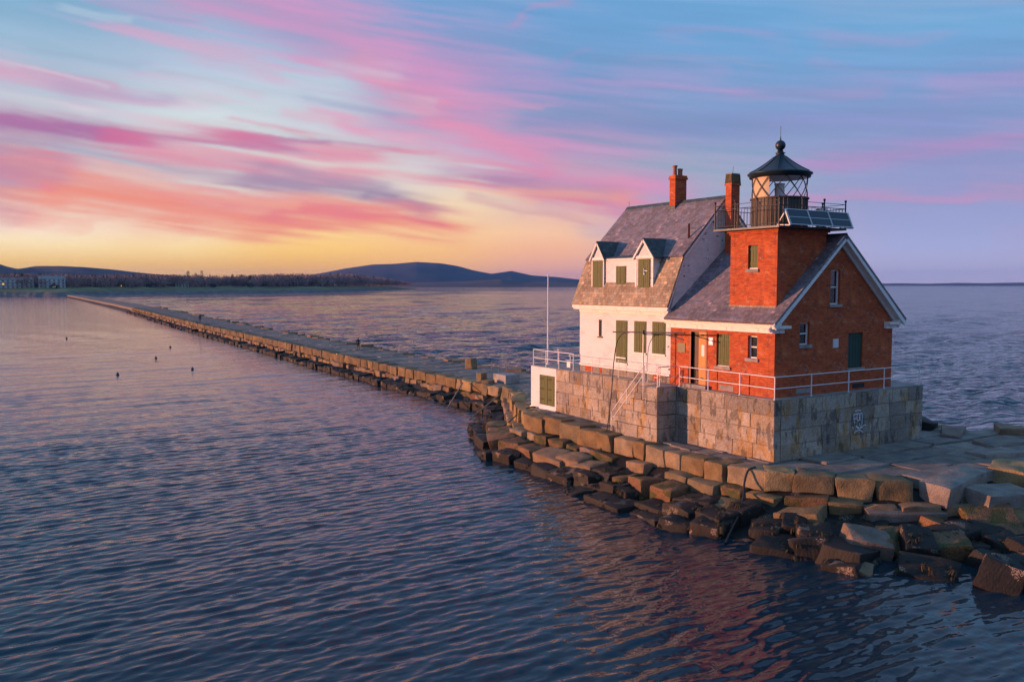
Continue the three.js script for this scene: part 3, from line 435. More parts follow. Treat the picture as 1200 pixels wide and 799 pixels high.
    for (const [x, y, z, w, d, yaw] of wetSpots) for (let k = 0; k < 18; k++) { const u = (q() - 0.5) * d * 1.02, v = (q() - 0.5) * w * 1.0, ed = Math.max(Math.abs(u) / d, Math.abs(v) / w) * 2; o.position.set(x + Math.cos(yaw) * u + Math.sin(yaw) * v, y - 0.02 - (ed > 0.82 ? q() * 0.35 : 0), z - Math.sin(yaw) * u + Math.cos(yaw) * v); o.rotation.set((q() - 0.5) * 0.7, q() * 6.28, (q() - 0.5) * 0.7); const s = 0.5 + 0.6 * q(); o.scale.set(s, s, s); o.updateMatrix(); im.setMatrixAt(i, o.matrix); const kk = 0.6 + 0.8 * q(); im.setColorAt(i++, c.setRGB(0.040 * kk, 0.030 * kk, 0.012 * kk)); }
    im.name = 'rockweed'; im.castShadow = im.receiveShadow = true; bw.add(im); tag(im, null, null, null, 'stuff');
  }
  // stones along the bay side
  const back = [];
  for (let z = 6; z > -330; z -= rr(0.7, 1.5) * (z < -120 ? 2 : 1)) { const e = edge(z); for (const o of [0.2, 1.2, 2.3]) { if (rnd() < 0.25) continue; const sz = rr(0.8, 1.6), gs = stone(sz * 1.1, sz * 0.8, sz * 1.2, { r: 0.1, rough: 0.14, skew: 0.2, seed: 5000 + back.length, n: 1 }); gs.rotateY(rr(0, 6)).translate(e.xf + o + rr(-0.3, 0.3), e.y - 0.3 - o * 0.55 + rr(-0.25, 0.35) - 0.2, z); back.push(gs); } }
  tag(part('bay_side_stones', merge(back), M.stained[2], bw), null, null, null, 'stuff');

  // paving slabs of the deck
  count = 0; const farSlabs = [];
  const lay = (x0, x1, za, zb, y, big) => {
    const j = () => rr(-0.09, 0.09) * (big ? 2.2 : 1), g2 = 0.035, c = [[x0 + g2 + j(), za - g2 + j() * 0.5], [x1 - g2 + j(), za - g2 + j() * 0.5], [x1 - g2 + j(), zb + g2 + j() * 0.5], [x0 + g2 + j(), zb + g2 + j() * 0.5]];
    const gs = slab(c, y + rr(-0.035, 0.035) * (big ? 1.8 : 1), 0.5, count + 1);
    if (count < 300) part('deck_slab', gs, pick(M.deck), bw); else farSlabs.push(gs); count++;
  };
  for (const [za, zb] of [[6.4, 4.7], [4.7, 3.0], [3.0, 1.5], [1.5, 0.05]]) { const e = edge((za + zb) / 2); for (let x = e.xn + 1.3; x < e.xf + 0.5;) { const w = rr(1.6, 3.4); lay(x, x + w, za, zb, 3.39, true); x += w; } }
  for (let z = 0; z > -22.5;) { const d = rr(1.1, 2.0), e = edge(z - d / 2), xi = z > -6.6 || z < -11 ? 0.3 : -1.2; if (xi - e.xn > 1.35) { const mid = lerp(e.xn + 1.25, xi, rr(0.4, 0.6)); if (xi - e.xn > 2) { lay(e.xn + 1.15, mid, z, z - d, e.y); lay(mid, xi, z, z - d, e.y); } else lay(e.xn + 1.15, xi, z, z - d, e.y); } z -= d; }
  for (let z = 0; z > -22;) { const d = rr(1.4, 2.2), e = edge(z - d / 2); lay(12, e.xf - 0.3, z, z - d, 3.39); z -= d; }
  for (let z = -21.2; z > -330;) { const d = rr(0.9, 1.6) * (z < -110 ? 1.8 : 1), e = edge(z - d / 2); for (let x = e.xn + 1.2; x < e.xf - 0.4;) { let w = rr(1.8, 3.6); if (x + w > e.xf - 1.2) w = e.xf - x; lay(x, x + w, z, z - d, e.y - 0.03); x += w; } z -= d; }
  tag(part('deck_paving', merge(farSlabs), M.deck[1], bw), null, null, null, 'stuff');
  const road = []; for (let i = 0; i < 24; i++) { const za = -330 - i * 19.6, a = edge(za), b = edge(za - 19.6); road.push(slab([[a.xn, za], [a.xf, za], [b.xf, za - 19.6], [b.xn, za - 19.6]], 2.95, 1.6, i + 9000)); }
  tag(part('far_deck', merge(road), M.deck[3], bw), null, null, null, 'stuff');
}

// ---------------------------------------------------------------- granite pier that carries the buildings
const TOP = 6.4;
{
  rnd = mulberry(21);
  const f = thing('granite_foundation', 'high granite block foundation with stone stairs under the lighthouse and house', 'foundation');
  part('core', bx(0.42, 11.6, 2.9, 6.33, -17.9, -0.42), M.mortar, f);
  // outer joint filling, set back behind the faces of the blocks
  part('joint_filling', merge([bx(0.05, 0.42, 2.9, 6.33, -17.9, -0.42), bx(0.05, 11.95, 2.9, 6.33, -0.42, -0.05), bx(11.6, 11.95, 2.9, 6.33, -17.9, -0.42)]), M.mortar, f);
  let k = 0;
  const block = (w, h, d, x, y, z, yaw = 0, name = 'granite_block') => { const g = stone(w, h, d, { r: 0.022, rough: 0.022, skew: 0.012, seed: 300 + k++, n: 2 }); const m = part(name, g, pick(M.wall), f); m.position.set(x, y, z); m.rotation.y = yaw;
    // stains run on over the joints: uv from the place on the wall
    g.applyMatrix4(new THREE.Matrix4().makeRotationY(yaw).setPosition(x, y, z)); boxUV(g, Math.abs(x) < 0.5 ? 1.5 : 4.2, k % 3 * 0.07); m.position.set(0, 0, 0); m.rotation.y = 0; return m; };
  const courses = [[3.36, 4.14], [4.14, 4.88], [4.88, 5.6], [5.6, 6.36]];
  const run = (a, b) => { const out = []; let s = a; while (s < b - 0.01) { let w = rr(0.8, 2.0); if (b - s - w < 0.7) w = b - s; out.push([s, w]); s += w; } return out; };
  for (const [y0, y1] of courses) {
    const gap = 0.022, h = y1 - y0 - gap, y = (y0 + y1) / 2;
    for (const [s, w] of run(0, 6.62)) block(0.45, h, w - gap, 0.225, y, -s - w / 2);
    for (const [s, w] of run(6.62, 18.1)) block(0.45, h, w - gap, 0.225, y, -s - w / 2);
    for (const [s, w] of run(0.47, 12)) block(w - gap, h, 0.45, s + w / 2, y, -0.225);
    for (const [s, w] of run(0.47, 18)) if (y0 > 5 || s < 4) block(0.45, h, w - gap, 11.775, y, -s - w / 2);
  }
  part('terrace_paving', prismY([[0.03, -0.03], [11.97, -0.03], [11.97, -21.1], [0.03, -21.1]], 6.365, TOP), M.concrete, f);
  // stairs against the wall: landing and eight steps down towards the house end
  const run_ = 0.343, zB = -10.74;
  courses.forEach(([y0, y1], c) => {
    const gap = 0.022, h = y1 - y0 - gap, y = (y0 + y1) / 2, zs = zB + run_ * (2 * c + 2);
    for (const [s, w] of run(6.74, -zs)) block(1.36, h, w - gap, -0.70, y, -s - w / 2);
    block(1.36, (h - gap) / 2, run_ * 2 - gap, -0.70, y0 + h / 4, zB + run_ * (2 * c + 1), 0, 'step');
    block(1.36, (h - gap) / 2, run_ - gap, -0.70, y0 + h * 0.75, zB + run_ * (2 * c + 1.5), 0, 'step');
  });
  part('landing_paving', prismY([[-1.36, -6.78], [0.03, -6.78], [0.03, -8.0], [-1.36, -8.0]], 6.365, TOP), M.concrete, f);
  // white spray-paint scrawl on the seaward face
  const ribbon = (pts, w) => { const g = []; for (let i = 0; i + 1 < pts.length; i++) { const [ax, ay] = pts[i], [qx, qy] = pts[i + 1], d = Math.hypot(qx - ax, qy - ay), a = Math.atan2(qy - ay, qx - ax); g.push(new THREE.PlaneGeometry(d + w * 0.7, w).rotateZ(a).translate((ax + qx) / 2, (ay + qy) / 2, 0.03)); } return g; };
  const S = 0.0045, gx = (u) => 5.93 + (u - 270) * S, gy = (v) => 5.42 - (v - 285) * S * 0.98, G = [];
  for (const pts of [[300, 290, 350, 283, 405, 288], [275, 330, 340, 320], [275, 328, 282, 380, 290, 432], [288, 380, 322, 374], [345, 322, 332, 350, 340, 398, 362, 410, 382, 398, 385, 350, 372, 322, 345, 322], [395, 408, 388, 345, 402, 318, 425, 322, 432, 380, 430, 450, 418, 492, 398, 486, 388, 440], [335, 460, 345, 482, 372, 490], [322, 470, 350, 492, 400, 505, 432, 496, 455, 475, 480, 465, 502, 470], [295, 552, 318, 528, 360, 520, 405, 526, 445, 548], [262, 470, 272, 492]])
    { const p = []; for (let i = 0; i < pts.length; i += 2) p.push([gx(pts[i]), gy(pts[i + 1])]); G.push(...ribbon(p.map(([x, y], i) => [x + Math.sin(i * 5.1 + y * 9) * 0.005, y + Math.cos(i * 3.7 + x * 7) * 0.005]), 0.036)); }
  part('graffiti', merge(G), std({ color: RGB(0.85, 0.88, 0.9), roughness: 0.7 }), f, 'looping white spray-painted letters');
}
// whitewashed store at the end of the pier, with a green double door
{
  const s = thing('white_storeroom', 'whitewashed storeroom with green double doors at end of granite foundation', 'storeroom');
  const D0 = -20.05, D1 = -18.25, d0 = 3.85, d1 = 5.85;
  part('wall', merge([prismX([[-18.1, 3.45], [-18.1, 6.36], [-21.1, 6.36], [-21.1, 3.45]], 0.0, 0.3, [[[D1, d0], [D1, d1], [D0, d1], [D0, d0]]]), bx(0.3, 11.9, 3.4, 6.36, -21.1, -20.8)]), M.siding, s);
  part('plinth', bx(-0.06, 0.1, 3.4, 3.62, -21.16, -18.12), M.trim, s);
  const dm = (D0 + D1) / 2;
  for (const [a, b] of [[D0 + 0.02, dm - 0.012], [dm + 0.012, D1 - 0.02]]) {
    const leaf = part('door_leaf', bx(0.06, 0.1, d0 + 0.02, d1 - 0.02, a, b), M.green, s);
    for (let i = 0; i < 5; i++) { const w = (b - a) / 5; part('plank', bx(0.03, 0.062, d0 + 0.03, d1 - 0.03, a + i * w + 0.012, a + (i + 1) * w - 0.012), M.green, leaf); }
    for (const y of [d0 + 0.35, d0 + 1.05, d1 - 0.28]) part('strap_hinge', bx(0.018, 0.032, y, y + 0.06, a + 0.02, b - 0.4), M.rustMetal, leaf);
  }
}

// ---------------------------------------------------------------- windows, shutters
// a closed board shutter on a wall facing -x
function shutterX(parent, x, z0, z1, y0, y1, leaves = 2, frame = 0.07) {
  const f = part('window_frame', merge([bx(x - 0.03, x + 0.02, y0 - frame, y1 + frame, z0 - frame, z0), bx(x - 0.03, x + 0.02, y0 - frame, y1 + frame, z1, z1 + frame), bx(x - 0.03, x + 0.02, y1, y1 + frame, z0, z1)]), M.green, parent);
  part('sill', bx(x - 0.07, x + 0.02, y0 - frame - 0.05, y0 - 0.004, z0 - frame - 0.03, z1 + frame + 0.03), M.trim, f);
  for (let i = 0; i < leaves; i++) {
    const a = lerp(z0, z1, i / leaves) + 0.006, b = lerp(z0, z1, (i + 1) / leaves) - 0.006, n = 3, s = part('shutter', bx(x - 0.02, x, y0, y1, a, b), M.green, parent);
    for (let k = 0; k < n; k++) { const w = (b - a) / n; part('board', bx(x - 0.045, x - 0.018, y0 + 0.01, y1 - 0.01, a + k * w + 0.008, a + (k + 1) * w - 0.008), M.green, s); }
    for (const t of [0.15, 0.82]) part('batten', bx(x - 0.062, x - 0.044, lerp(y0, y1, t), lerp(y0, y1, t) + 0.08, a + 0.01, b - 0.01), M.green, s);
  }
}
// a sash window with two panes, on a wall facing +z (axis 'z') or -x (axis 'x'), recessed at depth c
function sash(parent, axis, a0, a1, y0, y1, c, material = M.trim) {
  const B = (p0, p1, q0, q1, d0, d1) => axis === 'z' ? bx(p0, p1, q0, q1, c + d0, c + d1) : bx(c - d1, c - d0, q0, q1, p0, p1), t = 0.06, m = (y0 + y1) / 2;
  const f = part('window', merge([B(a0, a0 + t, y0, y1, 0, 0.07), B(a1 - t, a1, y0, y1, 0, 0.07), B(a0 + t, a1 - t, y1 - t, y1, 0, 0.07), B(a0 + t, a1 - t, y0, y0 + t, 0, 0.07), B(a0 + t, a1 - t, m - 0.03, m + 0.03, 0, 0.06)]), material, parent);
  for (const [q0, q1] of [[y0 + t, m - 0.03], [m + 0.03, y1 - t]]) part('pane', B(a0 + t, a1 - t, q0, q1, 0.025, 0.031), M.glass, f);
  return f;
}

// ---------------------------------------------------------------- white gambrel house
{
  const h = thing('keepers_house', 'white clapboard gambrel house with slate roof, dormers and closed green shutters', 'house');
  const zE = -7.8, zW = -16.2, X0 = 0.5, X1 = 8.6, xm = 4.55;
  part('base_course', merge([bx(X0 - 0.02, X0 + 0.3, TOP - 0.02, 6.87, zW, zE), bx(X0 + 0.3, X1, TOP - 0.02, 6.87, zW, zW + 0.3)]), M.wall[1], h);
  for (const [a, b] of [[-15.6, -14.8], [-14.1, -13.9], [-9.2, -8.6]]) part('brick_patch', bx(X0 - 0.035, X0 + 0.01, TOP + 0.06, 6.8, a, b), M.brick, h);
  part('wall', bx(X0, X0 + 0.25, 6.862, 10.5, zW + 0.24, zE - 0.25), M.siding, h, 'sunlit white clapboard front');
  part('wall', prismZ([[X0, 6.862], [X1, 6.862], [X1, 10.6], [7.72, 13.42], [xm, 16.72], [1.38, 13.42], [X0, 10.6]], zE - 0.25, zE), M.sidingWorn, h, 'white shingled gable with dark flaked spots');
  part('wall', prismZ([[X0, 6.862], [X1, 6.862], [X1, 10.6], [7.72, 13.42], [xm, 16.72], [1.38, 13.42], [X0, 10.6]], zW - 0.01, zW + 0.24), M.siding, h);
  part('wall', bx(X1 - 0.25, X1, 6.862, 10.5, zW + 0.24, zE - 0.25), M.siding, h);
  part('water_table', bx(X0 - 0.05, X0 + 0.02, 6.8, 6.94, zW - 0.03, zE - 0.02), M.trim, h);
  // roof slabs
  const zr0 = -16.5, zr1 = -7.62, sl = (x0, y0, x1, y1, t) => { const d = Math.hypot(x1 - x0, y1 - y0), nx = -(y1 - y0) / d * t, ny = (x1 - x0) / d * t; return [[x0, y0], [x1, y1], [x1 + nx, y1 + ny], [x0 + nx, y0 + ny]]; };
  part('lower_roof', prismZ(sl(0.12, 10.62, 1.32, 13.5, 0.1), zr0, zr1), M.slateSunTint, h, 'steep lower slope of weathered slate, sunlit tan painted into its colour');
  part('upper_roof', prismZ(sl(1.18, 13.42, xm, 16.84, 0.1), zr0, zr1), M.slate, h, 'long upper slope of purple grey slate');
  part('upper_roof', prismZ(sl(xm, 16.84, 7.92, 13.42, 0.1), zr0, zr1), M.slate, h);
  part('lower_roof', prismZ(sl(7.78, 13.5, 8.98, 10.62, 0.1), zr0, zr1), M.slateSunTint, h);
  part('ridge_cap', prismZ([[xm - 0.16, 16.82], [xm, 17.02], [xm + 0.16, 16.82], [xm, 16.94]], zr0 - 0.01, zr1 + 0.01), M.slateDark, h);
  part('eave', merge([bx(0.18, X0, 10.36, 10.5, zr0 + 0.02, zE + 0.1), bx(0.1, 0.22, 10.46, 10.66, zr0, zE + 0.12), bx(X0 - 0.05, X0 - 0.001, 10.2, 10.36, zW, zE)]), M.trim, h);
  const rake = []; for (const [a, b, c, d] of [[0.16, 10.55, 1.32, 13.4], [1.26, 13.36, xm, 16.76], [xm, 16.76, 7.84, 13.36], [7.78, 13.4, 8.94, 10.55]]) rake.push(prismZ(sl(a, b - 0.12, c, d - 0.12, 0.12), zr1 - 0.14, zr1 - 0.02));
  part('rake_board', merge(rake), M.trim, h);
  // front: slit window and three tall shutters
  part('slit_window', bx(X0 - 0.03, X0 + 0.01, 8.72, 9.74, -14.22, -13.98), M.dark, h);
  part('slit_sill', bx(X0 - 0.07, X0 + 0.01, 8.63, 8.71, -14.32, -13.86), M.green, h);
  shutterX(h, X0 - 0.004, -12.48, -11.58, 7.25, 9.7); shutterX(h, X0 - 0.004, -10.8, -9.9, 7.97, 9.72); shutterX(h, X0 - 0.004, -9.22, -8.28, 8.0, 9.74);
  part('shutter_bar', bx(X0 - 0.1, X0 - 0.07, 7.5, 7.58, -12.5, -11.55), M.trim, h);
  // dormer range
  const xd = 0.6, dz0 = -15.15, dz1 = -9.2;
  part('dormer_wall', prismZ([[xd, 11.7], [1.05, 12.6], [1.4, 13.52], [xd, 13.46]], -13.7, -10.95), M.siding, h);
  part('dormer_cornice', bx(xd - 0.09, xd + 0.03, 13.36, 13.5, -13.7, -10.95), M.trim, h);
  part('dormer_lead', prismZ([[xd - 0.1, 13.505], [1.5, 13.70], [1.5, 13.64], [xd - 0.1, 13.45]].reverse(), -13.72, -10.92), M.slateDark, h);
  shutterX(h, xd - 0.004, -12.66, -11.84, 11.86, 12.96, 2, 0.05);
  for (const [a, b] of [[-15.1, -13.7], [-10.95, -9.2]]) {
    const m = (a + b) / 2, xf = 0.52;
    part('dormer_wall', merge([prismX([[a + 0.14, 11.45], [b - 0.14, 11.45], [b - 0.14, 13.5], [m, 14.35], [a + 0.14, 13.5]], xf, xf + 0.12), prismZ([[xf + 0.12, 11.6], [1.36, 13.5], [xf + 0.12, 13.5]], a + 0.14, a + 0.24), prismZ([[xf + 0.12, 11.6], [1.36, 13.5], [xf + 0.12, 13.5]], b - 0.24, b - 0.14)]), M.sidingWorn, h);
    const dr = (s) => { const zi = m, zo = s < 0 ? a - 0.06 : b + 0.06, q = [[xf - 0.14, 14.5, zi], [2.36, 14.5, zi], [1.32, 13.4, zo], [xf - 0.14, 13.4, zo]], P = []; const up = [0, 0.07, 0]; const v = q.concat(q.map((p) => [p[0], p[1] + up[1], p[2]])); for (const t of [[4, 5, 6], [4, 6, 7], [0, 2, 1], [0, 3, 2], [0, 4, 7], [0, 7, 3], [3, 7, 6], [3, 6, 2], [1, 2, 6], [1, 6, 5], [0, 1, 5], [0, 5, 4]]) for (const i of t) P.push(...v[i]); const g = new THREE.BufferGeometry(); g.setAttribute('position', new THREE.Float32BufferAttribute(P, 3)); g.computeVertexNormals(); return faceUV(g); };
    part('dormer_roof', merge([dr(-1), dr(1)]), M.slateDark, h, 'small dark teal slate roof');
    part('dormer_trim', merge([beam([xf - 0.1, 13.36, a - 0.02], [xf - 0.1, 14.44, m], 0.1, 0.1), beam([xf - 0.1, 13.36, b + 0.02], [xf - 0.1, 14.44, m], 0.1, 0.1), bx(xf - 0.07, xf + 0.01, 13.42, 13.56, a + 0.02, b - 0.02), bx(xf - 0.03, xf + 0.01, 11.5, 13.42, a + 0.1, a + 0.22), bx(xf - 0.03, xf + 0.01, 11.5, 13.42, b - 0.22, b - 0.1)]), M.trim, h);
    shutterX(h, xf - 0.004, m - 0.5, m + 0.5, 11.62, 13.36, 2, 0.02);
  }
  part('crescent_mark', merge([beam([0.44, 12.55, -10.0], [0.44, 12.85, -10.0], 0.03, 0.06), beam([0.44, 12.7, -9.98], [0.44, 12.68, -9.72], 0.03, 0.05), beam([0.44, 12.52, -9.96], [0.44, 12.52, -10.05], 0.03, 0.1)]), M.bluePane, h, 'pale blue gull-shaped board on dormer shutter');
  // chimneys, vent pipe
  const c1 = part('chimney', merge([bx(4.1, 5.02, 15.9, 18.3, -11.95, -11.45), bx(4.04, 5.08, 18.3, 18.42, -12.01, -11.39), bx(4.07, 5.05, 18.42, 18.54, -11.98, -11.42)]), M.brick, h);
  for (const [x, z, t, r] of [[4.3, -11.72, 19.14, 0.14], [4.58, -11.62, 18.96, 0.1], [4.82, -11.74, 18.98, 0.1]]) part('chimney_pot', merge([bar([x, 18.54, z], [x, t, z], r, 10, r * 0.85), bar([x, t - 0.1, z], [x, t, z], r * 1.15, 10)]), M.terracotta, c1);
  part('flashing', bx(4.05, 5.07, 16.3, 16.7, -11.99, -11.41), M.slateDark, c1);
  part('vent_pipe', bar([2.15, 14.25, -8.2], [2.15, 15.34, -8.2], 0.06, 10), M.rustMetal, h);
  part('lightning_rod', bar([xm, 16.9, -16.3], [xm, 17.35, -16.3], 0.012, 5), M.iron, h);
}

// ---------------------------------------------------------------- brick fog-signal building with the light tower
{
  const l = thing('brick_lighthouse', 'red brick lighthouse with square tower, black lantern and steep gabled wing', 'lighthouse');
  const Z = -0.5, X0 = 0.5, X1 = 9.8, xm = 5.15, W = (a0, a1, b0, b1) => [[a0, b0], [a1, b0], [a1, b1], [a0, b1]];
  part('wall', prismZ([[X0, TOP - 0.02], [X1, TOP - 0.02], [X1, 9.9], [xm, 13.95], [X0, 9.9]], Z - 0.3, Z, [W(4.55, 5.3, 10.9, 12.65), W(2.3, 3.02, 8.92, 10.02), W(6.08, 7.28, 7.58, 9.4)]), M.brick, l, 'shaded red brick gable end');
  part('wall', prismX([[Z - 0.3, TOP - 0.02], [Z - 0.3, 9.95], [-7.8, 9.95], [-7.8, TOP - 0.02]], X0, X0 + 0.3, [[[-6.18, TOP + 0.18], [-6.18, 9.38], [-5.08, 9.38], [-5.08, TOP + 0.18]], [[-4.32, 7.68], [-4.32, 9.36], [-3.42, 9.36], [-3.42, 7.68]], [[-2.2, 8.24], [-2.2, 9.36], [-1.6, 9.36], [-1.6, 8.24]]]), M.brick, l, 'sunlit orange red brick front');
  part('wall', bx(X1 - 0.3, X1, TOP - 0.02, 9.95, -7.8, Z - 0.3), M.brick, l);
  part('floor', bx(X0 + 0.3, X1 - 0.3, TOP + 0.005, TOP + 0.05, -7.8, Z - 0.3), M.concrete, l);
  part('partition', bx(X0 + 1.6, X0 + 1.7, TOP + 0.05, 9.9, -7.7, Z - 0.35), M.plaster, l);
  // gable windows and door
  sash(l, 'z', 4.55, 5.3, 10.9, 12.65, Z - 0.2); part('stone_sill', bx(4.45, 5.42, 10.76, 10.898, Z - 0.2, Z + 0.09), M.concrete, l);
  sash(l, 'z', 2.3, 3.02, 8.92, 10.02, Z - 0.2); part('stone_sill', bx(2.2, 3.14, 8.76, 8.918, Z - 0.2, Z + 0.09), M.concrete, l);
  const gd = part('side_door', bx(6.09, 7.27, 7.59, 9.39, Z - 0.16, Z - 0.1), M.shadedGreen, l, 'boarded door in the shutter green with its shade painted in'); for (let i = 0; i < 5; i++) part('board', bx(6.1 + i * 0.234, 6.1 + (i + 1) * 0.234 - 0.014, 7.61, 9.38, Z - 0.11, Z - 0.075), M.shadedGreen, gd);
  part('stone_sill', bx(5.98, 7.4, 7.44, 7.578, Z - 0.2, Z + 0.09), M.concrete, l);
  const ve = part('vent', bx(4.82, 5.26, 8.68, 9.14, Z, Z + 0.03), M.alu, l); for (let i = 0; i < 4; i++) part('louvre', bx(4.87, 5.21, 8.74 + i * 0.095, 8.78 + i * 0.095, Z + 0.03, Z + 0.05), M.trim, ve);
  part('foot_vent', bx(2.1, 3.3, TOP + 0.1, TOP + 0.34, Z, Z + 0.012), M.concrete, l); part('foot_vent', bx(6.5, 7.5, TOP + 0.1, TOP + 0.34, Z, Z + 0.012), M.dark, l);
  // front: open doorway with an orange inner door, shutters, small window
  part('door_jamb', merge([bx(X0 - 0.02, X0 + 0.28, TOP + 0.18, 9.42, -6.3, -6.18), bx(X0 - 0.02, X0 + 0.28, TOP + 0.18, 9.42, -5.08, -4.98), bx(X0 - 0.02, X0 + 0.28, 9.38, 9.5, -6.18, -5.08)]), M.terracotta, l);
  part('doorstep', bx(X0 - 0.3, X0 + 0.3, TOP - 0.01, TOP + 0.179, -6.5, -4.8), M.concrete, l);
  part('doorway_leaf', bx(X0 + 0.16, X0 + 0.22, TOP + 0.18, 9.38, -6.18, -5.63), M.doorwayBrown, l, 'dark brown leaf standing in for the dark open doorway');  // brown leaf painted dark in place of the unlit interior behind the doorway
  const od = part('doorway_leaf', bx(X0 + 0.02, X0 + 0.08, TOP + 0.18, 9.38, -5.63, -5.09), M.orangeDoor, l, 'yellow orange door leaf catching the sun');
  for (const y of [6.85, 9.15]) part('hinge', bx(X0 + 0.005, X0 + 0.025, y, y + 0.12, -5.45, -5.25), M.iron, od);
  part('notice', bx(X0 + 0.008, X0 + 0.022, 8.1, 8.7, -5.42, -5.2), M.trim, od);
  part('plaque', bx(X0 - 0.03, X0, 8.22, 8.72, -7.2, -6.62), M.bronze, l, 'bronze plaque beside the door');
  const lb = part('wall_lamp', bx(X0 - 0.06, X0, 8.74, 9.14, -4.84, -4.52), M.trim, l, 'small white framed wall fitting'); part('glass', bx(X0 - 0.075, X0 - 0.058, 8.82, 9.06, -4.76, -4.6), M.alu, lb);
  shutterX(l, X0 + 0.14, -4.28, -3.46, 7.72, 9.32, 2, 0.03); part('stone_sill', bx(X0 - 0.08, X0 + 0.3, 7.54, 7.678, -4.44, -3.3), M.concrete, l);
  sash(l, 'x', -2.2, -1.6, 8.24, 9.36, X0 + 0.22); part('stone_sill', bx(X0 - 0.08, X0 + 0.2, 8.08, 8.238, -2.32, -1.48), M.concrete, l);
  part('lintel_patch', bx(X0 - 0.012, X0, TOP + 0.05, TOP + 0.32, -4.1, -3.1), M.concrete, l);
  // eaves, roof, rakes
  part('cornice', merge([bx(X0 - 0.06, X0 - 0.001, 9.54, 9.93, -8.05, Z + 0.02), bx(X0 - 0.2, X0, 9.78, 9.93, -8.1, Z + 0.18), bx(0.12, X0, 9.93, 10.02, -8.15, Z + 0.4), bx(0.06, 0.2, 10.0, 10.14, -8.15, Z + 0.44)]), M.trim, l);
  part('cornice', merge([bx(X1 + 0.001, X1 + 0.06, 9.54, 9.93, -7.8, Z + 0.02), bx(X1, 10.18, 9.93, 10.02, -7.8, Z + 0.4), bx(10.1, 10.24, 10.0, 10.14, -7.8, Z + 0.44)]), M.trim, l);
  for (const [a, b] of [[0.1, 1.25], [9.05, 10.2]]) part('eave_return', merge([bx(a, b, 9.78, 9.92, Z + 0.001, Z + 0.36), bx(a + 0.02, b - 0.25, 9.56, 9.78, Z + 0.001, Z + 0.16)]), M.trim, l);
  const sl = (x0, y0, x1, y1, t) => { const d = Math.hypot(x1 - x0, y1 - y0), nx = -(y1 - y0) / d * t, ny = (x1 - x0) / d * t; return [[x0, y0], [x1, y1], [x1 + nx, y1 + ny], [x0 + nx, y0 + ny]]; };
  const tz0 = -3.78, tz1 = -0.75, tx0 = 0.85, tx1 = 4.45, zf = Z + 0.46, Ry = (x) => 9.98 + (x - 0.02) * (14.3 - 9.98) / (xm - 0.02);
  part('roof', prismZ(sl(0.02, 9.98, xm, 14.3, 0.12), -7.8, tz0), M.slate, l, 'grey slate roof below the white gable');
  part('roof', prismZ(sl(0.02, 9.98, xm, 14.3, 0.12), tz1, zf), M.slate, l, 'narrow dark slate strip along the gable edge');
  part('roof', prismZ(sl(0.02, 9.98, tx0, Ry(tx0), 0.12), tz0, tz1), M.slate, l);
  part('roof', prismZ(sl(tx1, Ry(tx1), xm, 14.3, 0.12), tz0, tz1), M.slate, l);
  part('roof', prismZ(sl(xm, 14.3, 10.28, 9.98, 0.12), -7.8, zf), M.slate, l);
  part('ridge_cap', prismZ([[xm - 0.15, 14.28], [xm, 14.5], [xm + 0.15, 14.28], [xm, 14.42]], -7.8, zf), M.slateDark, l);
  for (const s of [-1, 1]) { const a = s < 0 ? [0.08, 9.9] : [10.22, 9.9], q = s < 0 ? sl(a[0], a[1] - 0.16, xm, 14.1, 0.28) : sl(xm, 14.1, a[0], a[1] - 0.16, 0.28), u = s < 0 ? sl(a[0], a[1] - 0.3, xm, 13.98, 0.22) : sl(xm, 13.98, a[0], a[1] - 0.3, 0.22);
    part('rake_board', prismZ(q, zf - 0.1, zf - 0.012), M.trim, l); part('soffit', prismZ(s < 0 ? sl(0.1, 9.87, xm, 14.18, 0.05) : sl(xm, 14.18, 10.2, 9.87, 0.05), Z + 0.002, zf - 0.1), M.trim, l); part('rake_moulding', prismZ(u, Z + 0.001, Z + 0.1), M.trim, l); }
  // tower
  part('tower_wall', prismX([[tz0, 9.9], [tz0, 14.42], [tz1 - 0.25, 14.42], [tz1 - 0.25, 9.9]], tx0, tx0 + 0.25, [[[-2.6, 12.68], [-2.6, 13.86], [-1.96, 13.86], [-1.96, 12.68]]]), M.brick, l, 'glowing orange brick face of the tower');
  part('tower_wall', merge([bx(tx0, tx1, 9.9, 14.42, tz1 - 0.25, tz1), bx(tx1 - 0.25, tx1, 9.9, 14.42, tz0 + 0.25, tz1 - 0.25), bx(tx0 + 0.25, tx1, 9.9, 14.42, tz0, tz0 + 0.25)]), M.brick, l, 'shaded tower face with pale washed bricks');
  part('corbel', merge([bx(tx0 - 0.06, tx1 + 0.06, 14.42, 14.52, tz0 - 0.06, tz1 + 0.06), bx(tx0 - 0.14, tx1 + 0.14, 14.52, 14.62, tz0 - 0.14, tz1 + 0.14)]), M.brick, l);
  shutterX(l, tx0 + 0.16, -2.56, -2.0, 12.74, 13.82, 1, 0.04); part('stone_sill', bx(tx0 - 0.08, tx0 + 0.2, 12.52, 12.678, -2.7, -1.88), M.concrete, l);
  part('flashing', bx(tx0 - 0.06, tx0 - 0.002, 10.3, 10.86, tz0, tz1), M.slateSunTint, l);
  // gallery
  const gx0 = 0.28, gx1 = 5.3, gz0 = -4.45, gz1 = -0.2, gy = 14.72, cx = 2.72, cz = -2.3;
  part('gallery_deck', merge([bx(gx0, gx1, 14.63, gy, gz0, gz1)]), M.roofIron, l);
  const corners = [[gx0 + 0.05, gz1 - 0.05], [gx1 - 0.05, gz1 - 0.05], [gx1 - 0.05, gz0 + 0.05], [gx0 + 0.05, gz0 + 0.05]];
